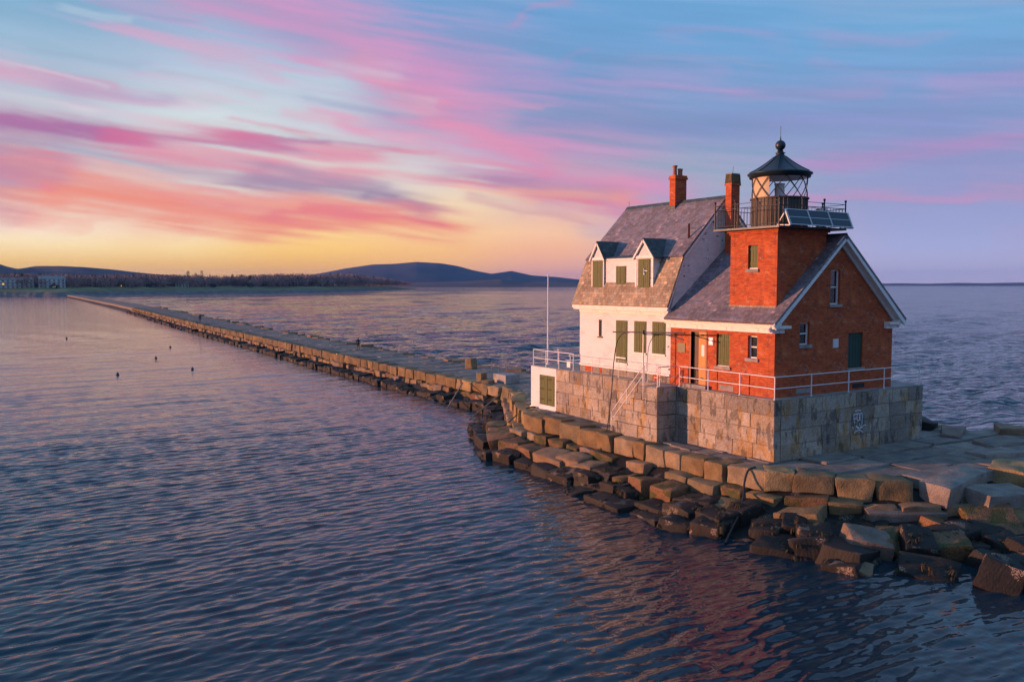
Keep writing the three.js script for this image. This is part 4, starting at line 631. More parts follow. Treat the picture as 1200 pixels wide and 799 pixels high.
  corners.forEach((a, i) => {
    const b = corners[(i + 1) % 4], n = 3, at = (t) => [lerp(a[0], b[0], t), lerp(a[1], b[1], t)];
    for (let k = 0; k < n; k++) { const [x, z] = at(k / n); const p = part('gallery_post', bar([x, gy, z], [x, gy + 1.32, z], 0.035, 8), M.iron, l); part('ball_cap', new THREE.SphereGeometry(0.065, 10, 8).translate(x, gy + 1.36, z), M.iron, p); }
    for (const y of [0.12, 0.98, 1.2]) part('gallery_rail', bar([a[0], gy + y, a[1]], [b[0], gy + y, b[1]], y > 1.1 ? 0.014 : 0.02, 6), M.iron, l);
    const bal = []; for (let k = 1; k < 21; k++) { if (k % 7 === 0) continue; const [x, z] = at(k / 21); bal.push(bar([x, gy + 0.12, z], [x, gy + 0.98, z], 0.011, 5)); }
    for (const g of bal) part('baluster', g, M.iron, l);
  });
  // lantern
  const cyl = (r0, r1, y0, y1, seg = 40, open = false, t0 = 0, tl = Math.PI * 2) => new THREE.CylinderGeometry(r1, r0, y1 - y0, seg, 1, open, t0, tl).translate(cx, (y0 + y1) / 2, cz);
  const dr = part('lantern_drum', merge([cyl(1.36, 1.36, gy, 16.2), cyl(1.45, 1.45, 16.2, 16.27), cyl(1.43, 1.43, gy, gy + 0.12)]), M.drum, l, 'brown metal clad base of the lantern');
  for (let k = 0; k < 44; k++) { const a = k / 44 * 6.2832; part('cover_strip', beam([cx + Math.cos(a) * 1.37, gy + 0.12, cz + Math.sin(a) * 1.37], [cx + Math.cos(a) * 1.37, 16.2, cz + Math.sin(a) * 1.37], 0.03, 0.03), M.drum, dr); }
  part('lantern_glass', cyl(1.33, 1.33, 16.27, 17.3, 48, true), M.glass, l);
  part('blank_panel', cyl(1.30, 1.30, 16.27, 17.3, 24, true, -178 * D2R, 106 * D2R), M.buff, l, 'opaque buff panels on landward side of lantern');
  for (const s of [-1, 1]) for (let k = 0; k < 10; k++) { const p = []; for (let i = 0; i <= 6; i++) { const a = k / 10 * 6.2832 + s * i / 6 * 0.6283, y = 16.27 + i / 6 * 1.03; p.push([cx + Math.sin(a) * 1.35, y, cz + Math.cos(a) * 1.35]); } part('glazing_bar', tube(p, 0.022, 12, 6), M.iron, l); }
  const lr = part('lantern_roof', new THREE.LatheGeometry([[1.36, 17.28], [1.5, 17.3], [1.52, 17.42], [1.6, 17.46], [1.6, 17.52], [1.5, 17.56], [1.1, 17.78], [0.7, 18.04], [0.36, 18.3], [0.26, 18.42], [0.2, 18.46], [0.2, 18.52], [0.26, 18.55], [0.16, 18.6], [0.13, 18.7], [0.0001, 18.7]].map(([r, y]) => new THREE.Vector2(r, y)), 40).translate(cx, 0, cz), M.roofIron, l, 'dark conical iron roof');
  part('lantern_ceiling', cyl(1.35, 1.35, 17.295, 17.31), M.trim, l);
  for (let k = 0; k < 10; k++) { const a = k / 10 * 6.2832; part('roof_seam', tube([[1.53, 17.555], [1.12, 17.78], [0.72, 18.045], [0.3, 18.37]].map(([r, y]) => [cx + Math.cos(a) * r, y + 0.005, cz + Math.sin(a) * r]), 0.018, 10, 5), M.roofIron, lr); }
  part('ball_finial', new THREE.SphereGeometry(0.255, 24, 16).translate(cx, 18.94, cz), M.roofIron, lr);
  part('lightning_rod', merge([bar([cx, 19.16, cz], [cx, 19.38, cz], 0.045, 8, 0.02), bar([cx, 19.3, cz], [cx, 19.9, cz], 0.012, 6)]), M.iron, lr);
  // chimney between tower and house
  const ch = part('chimney', merge([bx(4.2, 4.86, 13.0, 17.6, -7.42, -6.98), bx(4.15, 4.91, 17.5, 17.62, -7.47, -6.93)]), M.brick, l);
  part('chimney_cap', prismX([[-7.46, 17.62], [-7.4, 18.12], [-6.99, 18.12], [-6.94, 17.62]].reverse(), 4.17, 4.9), M.stained[1], ch); part('cap_stone_top', bx(4.2, 4.86, 18.12, 18.18, -7.42, -6.98), M.concrete, ch);
  part('lightning_rod', bar([4.5, 18.18, -7.2], [4.62, 18.6, -7.25], 0.01, 5), M.iron, ch);
}

// ---------------------------------------------------------------- railings, flagpole, derrick and fittings
function railing(label, pts, posts, { y = TOP, h = 1.1, r = 0.026, levels = [0.52, 1.08], material = M.rail, name = 'pipe_railing', group } = {}) {
  const g = thing(name, label, 'railing', [0, 0, 0], group);
  for (const lv of levels) for (let i = 0; i + 1 < pts.length; i++) part(lv > 0.9 ? 'top_rail' : 'mid_rail', bar([pts[i][0], (pts[i][2] ?? y) + lv, pts[i][1]], [pts[i + 1][0], (pts[i + 1][2] ?? y) + lv, pts[i + 1][1]], r, 8), material, g);
  for (const [x, z, yy = y] of posts) { const p = part('post', bar([x, yy, z], [x, yy + h, z], r * 1.15, 8), material, g); part('base_plate', new THREE.CylinderGeometry(0.07, 0.07, 0.02, 10).translate(x, yy + 0.01, z), material, p); }
  return g;
}
railing('white two-bar pipe railing along the shaded seaward side of the terrace', [[0.12, -0.1], [11.85, -0.12], [11.85, -6]], [[2.75, -0.1], [5.65, -0.1], [8.62, -0.11], [11.8, -0.12], [11.85, -3], [11.85, -6]]);
railing('white two-bar pipe railing in the sun before the brick front', [[0.1, -6.62], [0.1, -0.1]], [[0.1, -6.62], [0.1, -4.48], [0.1, -2.3], [0.1, -0.1]]);
railing('short grey pipe railing round the landing at the stair head', [[-1.3, -7.1], [-1.3, -6.82], [0.06, -6.82]], [[-1.3, -6.82], [-0.95, -7.05], [-1.3, -7.9]], { material: M.alu });
railing('white pipe railing at the house end, above the storeroom doors', [[0.14, -16.4], [0.14, -21.0], [6.5, -21.0]], [[0.14, -16.4], [0.14, -18.0], [0.14, -19.5], [0.14, -21.0], [2.2, -21.0], [4.4, -21.0], [6.5, -21.0]]);
railing('thin wire fence on slim posts before the white house front', [[0.1, -16.2], [0.1, -8.1]], [[0.1, -14.4], [0.1, -11.8], [0.1, -9.2]], { name: 'wire_fence', r: 0.012, levels: [0.55, 1.0], h: 1.05, material: M.alu });
{
  const g = thing('stair_handrail', 'pale pipe handrail slanting down beside the granite stairs', 'handrail');
  const a = [-1.32, -10.68], b = [-1.32, -8.0], at = (t, up) => [lerp(a[0], b[0], t), lerp(3.62, 6.42, t) + up, lerp(a[1], b[1], t)];
  part('top_rail', bar(at(0, 0.98), at(1, 0.98), 0.027), M.rail, g); part('mid_rail', bar(at(0, 0.5), at(1, 0.5), 0.027), M.rail, g);
  for (const t of [0, 0.5, 1]) part('post', bar(at(t, -0.1), at(t, 1.0), 0.028), M.rail, g);
}
{
  const g = thing('flagpole', 'tall bare white flagpole at the end of the terrace', 'flagpole', [1.15, TOP, -20.75]);
  part('pole', bar([0, 0, 0], [0, 6.1, 0], 0.062, 12, 0.035), M.rail, g); part('ball_top', new THREE.SphereGeometry(0.06, 12, 10).translate(0, 6.15, 0), M.rail, g); part('base_collar', new THREE.CylinderGeometry(0.12, 0.14, 0.12, 14).translate(0, 0.06, 0), M.rail, g);
}
{
  const g = thing('boat_derrick', 'dark derrick arm on a slim post above the stairs, with hanging hose', 'derrick');
  part('post', bar([-1.0, TOP - 0.05, -8.35], [-1.0, 9.32, -8.35], 0.035, 8), M.alu, g);
  part('arm', bar([-1.0, 9.18, -11.0], [-1.0, 9.4, -5.1], 0.038, 8), M.iron, g); part('brace', tube([[-1.0, 9.3, -7.0], [-1.0, 9.18, -6.1], [-1.0, 9.04, -5.2]], 0.035, 12), M.iron, g);
  part('pivot', new THREE.CylinderGeometry(0.09, 0.09, 0.22, 12).translate(-1.0, 9.28, -8.35), M.iron, g);
  part('hose', tube([[-1.0, 9.2, -9.6], [-1.02, 9.16, -10.0], [-1.05, 8.75, -10.5], [-1.1, 7.6, -10.76], [-1.3, 5.6, -10.75], [-1.75, 3.5, -10.6], [-2.3, 2.6, -10.4], [-2.6, 2.0, -10.2]], 0.03, 50), M.hose, g);
}
{
  const g = thing('solar_array', 'row of three dark solar panels hung outside the gallery railing', 'solar panel');
  const x0 = 0.62, x1 = 5.2, y0 = 14.74, y1 = 15.5, z0 = 0.22, z1 = -0.12, w = (x1 - x0) / 3, ang = Math.atan2(z0 - z1, y1 - y0), len = Math.hypot(z0 - z1, y1 - y0);
  const lean = (geo) => geo.rotateX(-ang).translate(0, (y0 + y1) / 2, (z0 + z1) / 2);
  for (let i = 0; i < 3; i++) { const a = x0 + i * w, b = a + w - 0.02, m = part('panel', lean(bx(a + 0.02, b - 0.02, -len / 2 + 0.02, len / 2 - 0.02, -0.015, 0.012)), M.cell, g); part('frame', lean(merge([bx(a, b, len / 2 - 0.03, len / 2, -0.02, 0.03), bx(a, b, -len / 2, -len / 2 + 0.03, -0.02, 0.03), bx(a, a + 0.03, -len / 2 + 0.03, len / 2 - 0.03, -0.02, 0.03), bx(b - 0.03, b, -len / 2 + 0.03, len / 2 - 0.03, -0.02, 0.03), bx(a + 0.03, b - 0.03, -0.012, 0.012, 0.012, 0.02)])), M.alu, m); }
  for (const x of [x0 - 0.05, x1 + 0.05]) part('bracket', merge([beam([x, y0 - 0.03, z0], [x, y1, z1], 0.06, 0.05), beam([x, y0 - 0.03, z0], [x, y0 + 0.02, -0.55], 0.06, 0.05), beam([x, y0 + 0.02, -0.55], [x, y1 - 0.12, z1 + 0.04], 0.06, 0.05)]), M.trim, g);
}
{
  const g = thing('beacon', 'small pale beacon lens standing inside the lantern glass', 'beacon', [2.72, 14.72, -2.3]);
  part('pedestal', bar([0, 0, 0], [0, 1.62, 0], 0.16, 14), M.alu, g); part('lens', new THREE.LatheGeometry([[0.0001, 1.62], [0.26, 1.62], [0.26, 1.7], [0.23, 1.72], [0.25, 1.95], [0.23, 2.2], [0.26, 2.22], [0.26, 2.3], [0.0001, 2.34]].map(([r, y]) => new THREE.Vector2(r, y)), 24), M.trim, g);
}
{
  const g = thing('fog_horn', 'squat grey fog horn on the gallery beside the lantern', 'fog horn', [4.35, 14.72, -1.0]);
  part('body', new THREE.CylinderGeometry(0.24, 0.24, 0.85, 18).translate(0, 0.5, 0), M.alu, g); part('cap', new THREE.CylinderGeometry(0.27, 0.27, 0.1, 18).translate(0, 0.97, 0), M.alu, g); part('foot', new THREE.CylinderGeometry(0.3, 0.3, 0.08, 18).translate(0, 0.04, 0), M.iron, g);
}
{
  const g = thing('white_bench', 'white wooden bench with tall end at the corner of the white house', 'bench', [2.0, TOP, -18.4]);
  for (let i = 0; i < 3; i++) part('seat_plank', bx(-0.9 + 0, 0.9, 0.44, 0.48, -0.22 + i * 0.15, -0.09 + i * 0.15), M.trim, g);
  for (const x of [-0.8, 0.7]) part('leg', bx(x, x + 0.08, 0, 0.44, -0.18, 0.18), M.trim, g); part('end_panel', bx(0.9, 1.3, 0, 1.0, -0.25, 0.25), M.trim, g); part('back_rail', bx(-0.9, 0.9, 0.75, 0.87, 0.2, 0.24), M.trim, g);
  for (const x of [-0.86, 0.8]) part('back_post', bx(x, x + 0.06, 0.3, 0.87, 0.241, 0.28), M.trim, g);
}
// landing stage on the breakwater
{
  const g = thing('concrete_landing', 'grey concrete block with thin bent pipe rails on the breakwater deck', 'landing', [8.0, 3.02, -38.4]);
  part('block', stone(1.5, 0.8, 2.2, { r: 0.03, rough: 0.012, skew: 0.02, seed: 71, n: 2 }).translate(0.6, 0.38, 0.2), M.concrete, g);
  const P = [[-0.2, -1.0], [-0.2, 0.2], [-0.2, 1.3], [1.4, 1.3], [1.4, -1.0]];
  P.forEach(([x, z]) => part('post', bar([x, 0.9, z], [x, 1.95, z], 0.025), M.driftwood, g)); for (let i = 0; i + 1 < P.length; i++) part('rail', bar([P[i][0], 1.5, P[i][1]], [P[i + 1][0], 1.5, P[i + 1][1]], 0.02), M.driftwood, g);
}
for (const [x, z, w, h, d, yaw, label] of [
  [12.4, -51.5, 0.95, 1.15, 0.8, 0.4, 'upright granite block standing alone on far edge of the deck'], [7.2, -40.3, 0.8, 0.8, 0.7, 0.2, 'small sunlit granite block beside the concrete landing'], [6.9, -38.6, 1.0, 0.35, 0.8, 0.5, 'low pale granite slab at foot of the concrete landing']]) {
  const m = solo('granite_block', stone(w, h, d, { r: 0.06, rough: 0.05, skew: 0.1, seed: Math.round(x * 31 - z) }), M.cap[1], label, 'stone block', [x, edge(z).y + h / 2 - 0.04, z]); m.rotation.y = yaw;
}
// hoses and poles over the rocks
solo('shore_hose', tube([[-1.7, 3.44, 0.4], [-2.15, 3.36, 0.4], [-2.5, 2.9, 0.5], [-3.0, 2.35, 0.9], [-3.9, 1.85, 1.5], [-5.0, 1.45, 2.1], [-5.9, 1.1, 2.6]], 0.05, 40), M.hose, 'black hose running down the rocks below the pier corner', 'hose');
solo('cable_loop', tube([[0.4, 3.5, -20.6], [-0.5, 3.62, -20.4], [-1.2, 3.3, -20.6], [-1.9, 2.5, -21.2], [-2.5, 1.9, -21.8]], 0.045, 30), M.hose, 'black cable looping off the deck edge below the storeroom', 'cable');
solo('driftwood_pole', bar([5.6, 2.9, -41], [2.2, 1.3, -37.5], 0.06, 7), M.driftwood, 'pale driftwood pole leaning on rocks, farther of the pair', 'pole');
solo('driftwood_pole', bar([3.8, 2.9, -31.6], [0.6, 1.2, -31.0], 0.06, 7), M.driftwood, 'pale driftwood pole leaning on rocks, nearer of the pair', 'pole');

// ---------------------------------------------------------------- loose blocks round the tip
{
  const grp = 'loose granite blocks at the breakwater tip';
  // x, y, z of the centre; length, height, depth; turn, tilt about x, tilt about z; material; label
  const B = [
    [4.7, 2.92, 6.2, 4.3, 0.95, 1.25, 0.16, 0.05, 0.03, M.deck[2], 'long flat-topped block at the tip, its end face lit orange'],
    [5.6, 2.5, 7.7, 3.0, 0.95, 1.7, -0.25, 0.06, -0.04, M.deck[0], 'broad wedge-ended block with lit orange left face'],
    [1.5, 1.95, 5.75, 3.2, 0.6, 1.1, -0.54, 0.04, 0.0, M.stained[3], 'long dark slab lying under the capping blocks at the tip'],
    [3.7, 1.75, 8.6, 2.1, 0.55, 2.1, -0.5, 0.65, 0.1, M.stained[0], 'square slab tipped on edge, green with algae'],
    [0.3, 1.45, 8.4, 1.7, 0.8, 1.3, -0.6, 0.25, 0.15, M.stained[1], 'sunlit mossy block with barnacle crust, jammed below the slabs'],
    [-0.6, 1.15, 11.2, 2.6, 1.2, 1.5, 0.35, 0.3, -0.3, M.weed[0], 'big dark wedge rock at right with one pale lit facet'],
    [-0.4, 0.95, 12.9, 1.8, 0.8, 1.4, 0.9, 0.2, 0.1, M.weed[0], 'low wet rock at the lower right corner'],
    [2.2, 1.55, 7.4, 1.9, 0.65, 1.2, -0.1, 0.3, -0.2, M.stained[0], 'greenish block leaning beneath the wedge-ended block'],
    [-1.2, 1.5, 6.9, 1.5, 0.8, 1.1, 0.3, -0.2, 0.2, M.stained[1], 'brown pointed rock catching light among the weed'],
    [-4.2, 1.1, 7.9, 0.9, 0.5, 0.7, 0.7, 0.2, 0.3, M.stained[2], 'small pale rock just clear of the water'],
    [-3.3, 1.2, 6.7, 2.2, 1.0, 1.6, 0.2, 0.1, -0.1, M.weed[1], 'rounded mound of black weed near the waterline'],
    [8.9, 3.05, 6.5, 2.4, 0.9, 1.6, 0.35, 0.04, 0.06, M.cap[2], 'rounded pinkish block at the right edge of the paving'],
    [10.8, 3.2, 4.6, 2.2, 0.8, 1.5, -0.4, -0.05, 0.06, M.deck[2], 'rounded pale boulder behind the pinkish block'],
    [14.6, 3.35, 0.2, 2.8, 0.7, 1.2, 0.5, 0.05, 0.1, M.stained[3], 'low brown boulder on the bay edge right of the pier'],
    [15.2, 3.45, -2.0, 1.7, 1.0, 1.4, 0.2, 0.2, -0.1, M.weed[1], 'dark round boulder at the back corner of the pier'],
    [14.2, 3.3, 3.2, 2.6, 0.6, 1.5, -0.2, 0.05, 0.05, M.deck[3], 'flat grey slab on the bay edge at far right'],
    [7.6, 1.9, 9.4, 2.4, 0.9, 1.6, -0.4, 0.3, 0.2, M.stained[3], 'dark block leaning at the right edge under the broad block'],
  ];
  B.forEach(([x, y, z, l, h, d, yaw, rx, rz, m, label], i) => { const o = solo('loose_block', stone(l, h, d, { r: 0.05, rough: M.deck.includes(m) ? 0.05 : 0.1, skew: M.deck.includes(m) ? 0.07 : 0.14, crease: 0.55, seed: 7000 + i, n: 3 }), m, label, 'rock', [x, y, z], grp); o.rotation.set(rx, yaw, rz, 'YXZ'); });
}

// ---------------------------------------------------------------- far shore, hills, islands (azimuth from the heading in degrees, distance from the viewpoint in metres)
const polar = (az, d) => [CAM.x + Math.sin((az + HEADING) * D2R) * d, CAM.z - Math.cos((az + HEADING) * D2R) * d];
const curve = (list, x) => { let i = 0; while (i < list.length - 2 && list[i + 1][0] <= x) i++; const [a, p] = list[i], [b, q] = list[i + 1]; return lerp(p, q, clamp((x - a) / (b - a))); };
const SHORE = [[-75, 1000], [-35, 922], [-27.5, 876], [-25.2, 947], [-21.8, 1003], [-19.8, 1034], [-16.7, 1084], [-12.4, 1176], [-10.2, 1444], [-8.2, 1800], [-6.45, 2240]];
function sheet(az0, az1, step, rows, rowFn) { const P = [], I = []; let n = 0; for (let a = az0; a <= az1 + 1e-6; a += step) { for (let r = 0; r < rows; r++) { const [d, y] = rowFn(a, r), [x, z] = polar(a, d); P.push(x, y, z); } n++; } for (let i = 0; i + 1 < n; i++) for (let r = 0; r + 1 < rows; r++) { const a = i * rows + r; I.push(a, a + rows, a + rows + 1, a, a + rows + 1, a + 1); } const g = new THREE.BufferGeometry(); g.setAttribute('position', new THREE.Float32BufferAttribute(P, 3)); g.setIndex(I); g.computeVertexNormals(); return boxUV(g.index ? mergeVertices(g) : g); }
{
  const patch = (c, s, amp, seed) => tex(512, 512, [s, s], (u, v) => { const k = 1 + amp * (fbm(u, v, 8, 8, 5, seed) - 0.5), w = 0.25 * (fbm(u, v, 5, 5, 4, seed + 9) - 0.5); return [c[0] * k * (1 + w), c[1] * k, c[2] * k * (1 - w)]; });
  const grass = std({ map: patch([0.44, 0.42, 0.26], 160, 0.7, 201), roughness: 1 }), rock = std({ map: patch([0.36, 0.34, 0.34], 40, 0.8, 211), roughness: 0.95 }), forest = (c, s) => std({ map: patch(c, s, 0.9, 221), roughness: 1 });
  const pinch = (az) => sstep(-6.45, -11, az), fade = (az) => 0.04 + 0.96 * sstep(-6.4, -10, az);
  setting('shore_rocks', sheet(-75, -6.4, 0.1, 4, (a, r) => { const d = curve(SHORE, a) + rrn(a, 3) * 10, f = fade(a); return [[d - 6, 0.2], [d + 4 * f, 1.6], [d + 22 * f, lerp(1.2, 3.4, f) + rrn(a, 5) * 1.2], [d + 42 * f, lerp(1.2, 5, f)]][r]; }), rock);
  setting('shore_land', sheet(-75, -6.4, 0.2, 6, (a, r) => { const d = curve(SHORE, a), f = fade(a); return [[d + 36 * f, lerp(1, 4.4, f)], [d + 70 * f, lerp(1.5, 6.5, f) + rrn(a, 7) * 0.8], [d + 120 * f, lerp(2, 9.0, f) + rrn(a, 9)], [d + 240 * f, lerp(2.5, 10.2, f) + rrn(a, 11) * 1.5], [d + 600 * f, lerp(2.5, 12, f)], [d + 900 * f, 0]][r]; }), grass);
  function rrn(a, s) { return vnoise(a * 1.7 + 500, s * 13.1, 4096, 4096, s) + 0.5 * vnoise(a * 6.1 + 900, s * 7.7, 4096, 4096, s + 1) - 0.75; }
  const ridge = (name, prof, d0, d1, step, material) => setting(name, sheet(prof[0][0], prof[prof.length - 1][0], step, 9, (a, r) => {
    const t = r / 6, top = 11.9 + curve(prof, a) / 1000 * d1, jig = (vnoise(a * 0.9 + 300 + r * 0.8, r * 0.9, 4096, 4096, 7) - 0.5) * 0.1;
    if (r > 6) return [d1 + (r - 6) * (d1 - d0) * 0.6, Math.max(-5, top * (r === 7 ? 0.5 : 0) - 2)];
    const h = r === 6 ? 1 : clamp(Math.pow(Math.sin(t * Math.PI / 2), 1.15) + jig * Math.sin(t * Math.PI));
    return [lerp(d0, d1, t), lerp(0.5, top, h)]; }), material);
  ridge('mountain_range', [[-14, 9], [-12.41, 13.7], [-10.99, 18.7], [-9.27, 23.2], [-7.82, 24.1], [-6.36, 26.4], [-4.9, 25.0], [-3.72, 21.7], [-2.54, 16.5], [-1.36, 12.7], [-0.02, 16.0], [1.31, 10.9], [3.08, 8.8], [4.56, 5.7], [7.41, 1.5], [9, -1]], 5600, 7200, 0.12, forest([0.15, 0.16, 0.16], 900));
  ridge('low_wooded_ridge', [[-9.5, -2], [-9.09, 0.0], [-6.28, 2.5], [-3.43, 3.5], [-0.76, 6.2], [0.72, 3.5], [2.86, 2.0], [5.14, 0.5], [7, -2]], 3700, 4300, 0.1, forest([0.22, 0.19, 0.19], 500));
  ridge('inland_hill', [[-60, 12], [-42, 20], [-35.75, 23.1], [-30.96, 20.8], [-30.54, 18.1], [-30.04, 15.8], [-29.55, 17.2], [-29.12, 18.8], [-27.85, 19.3], [-26.57, 18.3], [-25.03, 16.0], [-23.85, 13.5], [-22.64, 11.3], [-20.3, 8.0], [-16.7, 3.4]], 2400, 3300, 0.15, forest([0.28, 0.23, 0.24], 400));
  ridge('distant_islands', [[10, -1], [13, 0.6], [16, 0.9], [19, 0.4], [22, 1.1], [24.5, 1.5], [26, 1.0], [27.5, 1.9], [29, 1.5], [30.5, 2.1], [33, 2.3], [38, 1.4], [44, 0.3], [47, -1]], 8600, 9400, 0.15, forest([0.22, 0.22, 0.22], 800));

  // woods: bare November crowns in one mass, darker evergreens among them
  const TOPS = [[-40, 12.5], [-35, 12.7], [-27.5, 11.1], [-22.8, 11.3], [-20.7, 11.2], [-18.6, 10.8], [-16.9, 11.2], [-15.5, 12.4], [-12.4, 12.2], [-10.8, 13.0], [-9.43, 10.0], [-8.1, 7.4], [-6.9, 3.2], [-6.6, 0.5]];
  const ground = (az, d) => { const s = curve(SHORE, az), f = fade(az), o = (d - s) / f; return o < 120 ? lerp(4, 9, clamp((o - 36) / 84)) : o < 240 ? lerp(9, 10.2, (o - 120) / 120) : lerp(10.2, 12, clamp((o - 240) / 360)); };
  const q = mulberry(404);
  const crown = (n, ever) => { const P = []; for (let i = 0; i < n; i++) { let x, y, z; if (ever) { const t = q(); y = 0.1 + 0.9 * t; const r = 0.2 * (1 - t) + 0.02, a = q() * 6.283; x = Math.cos(a) * r * Math.sqrt(q()); z = Math.sin(a) * r * Math.sqrt(q()); } else { do { x = q() * 2 - 1; y = q() * 2 - 1; z = q() * 2 - 1; } while (x * x + y * y + z * z > 1); x *= 0.42; z *= 0.42; y = 0.6 + y * 0.4; } const s = ever ? 0.07 : 0.055; for (let k = 0; k < 3; k++) P.push(x + (q() - 0.5) * 2 * s, y + (q() - 0.5) * 2 * s * (ever ? 0.8 : 1.5), z + (q() - 0.5) * 2 * s); } const g = new THREE.BufferGeometry(); g.setAttribute('position', new THREE.Float32BufferAttribute(P, 3)); g.computeVertexNormals(); return merge([g, new THREE.CylinderGeometry(0.012, 0.03, 0.7, 5).translate(0, 0.35, 0)]); };
  const woods = (name, n, geo, material, colours, hk) => { const m = new THREE.InstancedMesh(geo, material, n), o = new THREE.Object3D(), c = new THREE.Color(); m.name = name; for (let i = 0; i < n; i++) { const az = -38 + 31.35 * q(), f = fade(az), d = curve(SHORE, az) + ((q() < 0.12 ? 105 : 150) + 330 * q() * q()) * f, gy = ground(az, d), open = az > -21 && az < -17.2 && q() < 0.5; const H = Math.max(3, (11.9 + curve(TOPS, az) / 1000 * d * (0.55 + 0.48 * q()) * hk - gy)) * (open ? 0.7 : 1), [x, z] = polar(az, d + (open ? 150 : 0)); o.position.set(x, gy - 0.5, z); o.scale.set(H * (0.9 + 0.5 * q()), H, H * (0.9 + 0.5 * q())); o.rotation.y = q() * 6.28; o.updateMatrix(); m.setMatrixAt(i, o.matrix); m.setColorAt(i, c.setRGB(...colours(q))); } m.castShadow = m.receiveShadow = true; scene.add(m); return m; };
  tag(woods('bare_woods', 2600, crown(170, false), std({ color: 0xffffff, roughness: 1 }), (q) => { const k = 0.7 + 0.6 * q(); return [0.30 * k, 0.19 * k, 0.17 * k]; }, 1), 'purple brown belt of bare trees along the far shore', 'woods', null, 'stuff');
  tag(woods('evergreen_woods', 130, crown(150, true), std({ color: 0xffffff, roughness: 1 }), (q) => { const k = 0.7 + 0.6 * q(); return [0.03 * k, 0.045 * k, 0.03 * k]; }, 1.03), 'dark evergreens scattered through the far shore woods', 'woods', null, 'stuff');
  // single pines that stand above the belt, and shrubs on the lawn
  const pine = (az, d, H, label) => { const [x, z] = polar(az, d), t = thing('pine_tree', label, 'tree', [x, ground(az, d) - 0.3, z], 'pines above the far treeline'); const g = []; for (let i = 0; i < 420; i++) { const tt = q(), y = H * (0.28 + 0.72 * tt), r = H * 0.26 * (1 - tt * 0.75) * Math.sqrt(q()), a = q() * 6.283, s = H * 0.04, P = []; for (let k = 0; k < 3; k++) P.push(Math.cos(a) * r + (q() - 0.5) * 2 * s, y + (q() - 0.5) * s, Math.sin(a) * r + (q() - 0.5) * 2 * s); g.push(...P); } const b = new THREE.BufferGeometry(); b.setAttribute('position', new THREE.Float32BufferAttribute(g, 3)); b.computeVertexNormals(); part('crown', b, std({ color: RGB(0.028, 0.042, 0.028), roughness: 1 }), t); part('trunk', bar([0, 0, 0], [0, H * 0.9, 0], H * 0.018, 6, H * 0.006), std({ color: RGB(0.07, 0.05, 0.04) }), t); };
  pine(-20.75, 1180, 20.5, 'tall dark pine leftmost of the cluster by the pale shore house'); pine(-20.3, 1190, 18, 'dark pine in the middle of the cluster by the pale shore house'); pine(-19.95, 1185, 21, 'tall dark pine rightmost of the cluster by the pale shore house'); pine(-18.1, 1200, 17, 'lone dark pine above the treeline right of the pale shore house'); pine(-10.75, 1650, 24, 'tall dark pine on the wooded point, left of the twin'); pine(-10.3, 1680, 23, 'tall dark pine on the wooded point, right of the twin');
  for (const [az, o, r, label] of [[-17.0, 105, 5, 'dark round bush on the lawn at right'], [-19.3, 112, 4, 'dark round bush on the lawn in the middle'], [-22.9, 110, 5, 'dark round bush beside the pale shore house'], [-28.2, 100, 4.5, 'dark bush before the resort building']]) { const d = curve(SHORE, az) + o, [x, z] = polar(az, d), g = []; for (let i = 0; i < 260; i++) { const u = q() * 6.283, w = Math.acos(2 * q() - 1), k = r * (0.6 + 0.4 * q()), P = [Math.sin(w) * Math.cos(u) * k, r * 0.6 + Math.cos(w) * k * 0.7, Math.sin(w) * Math.sin(u) * k]; for (let c = 0; c < 3; c++) g.push(P[0] + (q() - 0.5) * 1.6, P[1] + (q() - 0.5) * 1.6, P[2] + (q() - 0.5) * 1.6); } const b = new THREE.BufferGeometry(); b.setAttribute('position', new THREE.Float32BufferAttribute(g, 3)); b.computeVertexNormals(); solo('bush', b, std({ color: RGB(0.03, 0.04, 0.028), roughness: 1 }), label, 'bush', [x, ground(az, d) - 0.4, z], 'bushes on the far lawn'); }

  // buildings on the shore
  const cream = std({ color: RGB(0.66, 0.65, 0.62) }), grey = std({ color: RGB(0.26, 0.25, 0.24) }), pane = std({ color: RGB(0.2, 0.2, 0.2), roughness: 0.25 }), orangeGlowPane = std({ color: RGB(0.1, 0.06, 0.03), emissive: RGB(1, 0.55, 0.12), emissiveIntensity: 0.6 });  // a few panes get an orange emissive colour
  function building(name, label, az0, az1, d, floors, H, depth, lit = [], hip = 2.2) {
    const [xa, za] = polar(az0, d), [xb, zb] = polar(az1, d), w = Math.hypot(xb - xa, zb - za), mid = (az0 + az1) / 2, y = ground(mid, d) - 0.8, b = thing(name, label, 'building', [(xa + xb) / 2, y, (za + zb) / 2], 'buildings on the far shore', Math.atan2(-(zb - za), xb - xa));
    part('wall', bx(-w / 2, w / 2, 0, H, -depth, 0), cream, b); part('roof', prismX([[0.6, H], [-depth / 2, H + hip], [-depth - 0.6, H]], -w / 2 - 0.5, w / 2 + 0.5), grey, b);
    const n = Math.max(2, Math.round(w / 4.2)), fh = H / floors;
    for (let f = 0; f < floors; f++) { part('balcony', bx(-w / 2, w / 2, f * fh + 0.02, f * fh + 0.3, 0.001, 0.9), grey, b); for (let i = 0; i < n; i++) { const x = -w / 2 + (i + 0.5) * w / n; part('window', bx(x - 0.9, x + 0.9, f * fh + 0.7, f * fh + fh - 0.5, 0.002, 0.08), lit.includes(f * n + i) ? orangeGlowPane : pane, b, lit.includes(f * n + i) ? 'window with orange emissive pane' : undefined); } }
  }
  building('resort_block', 'long pale resort block at the far left of the shore', -31.6, -29.25, 1005, 3, 9.5, 14, [13], 2.0);
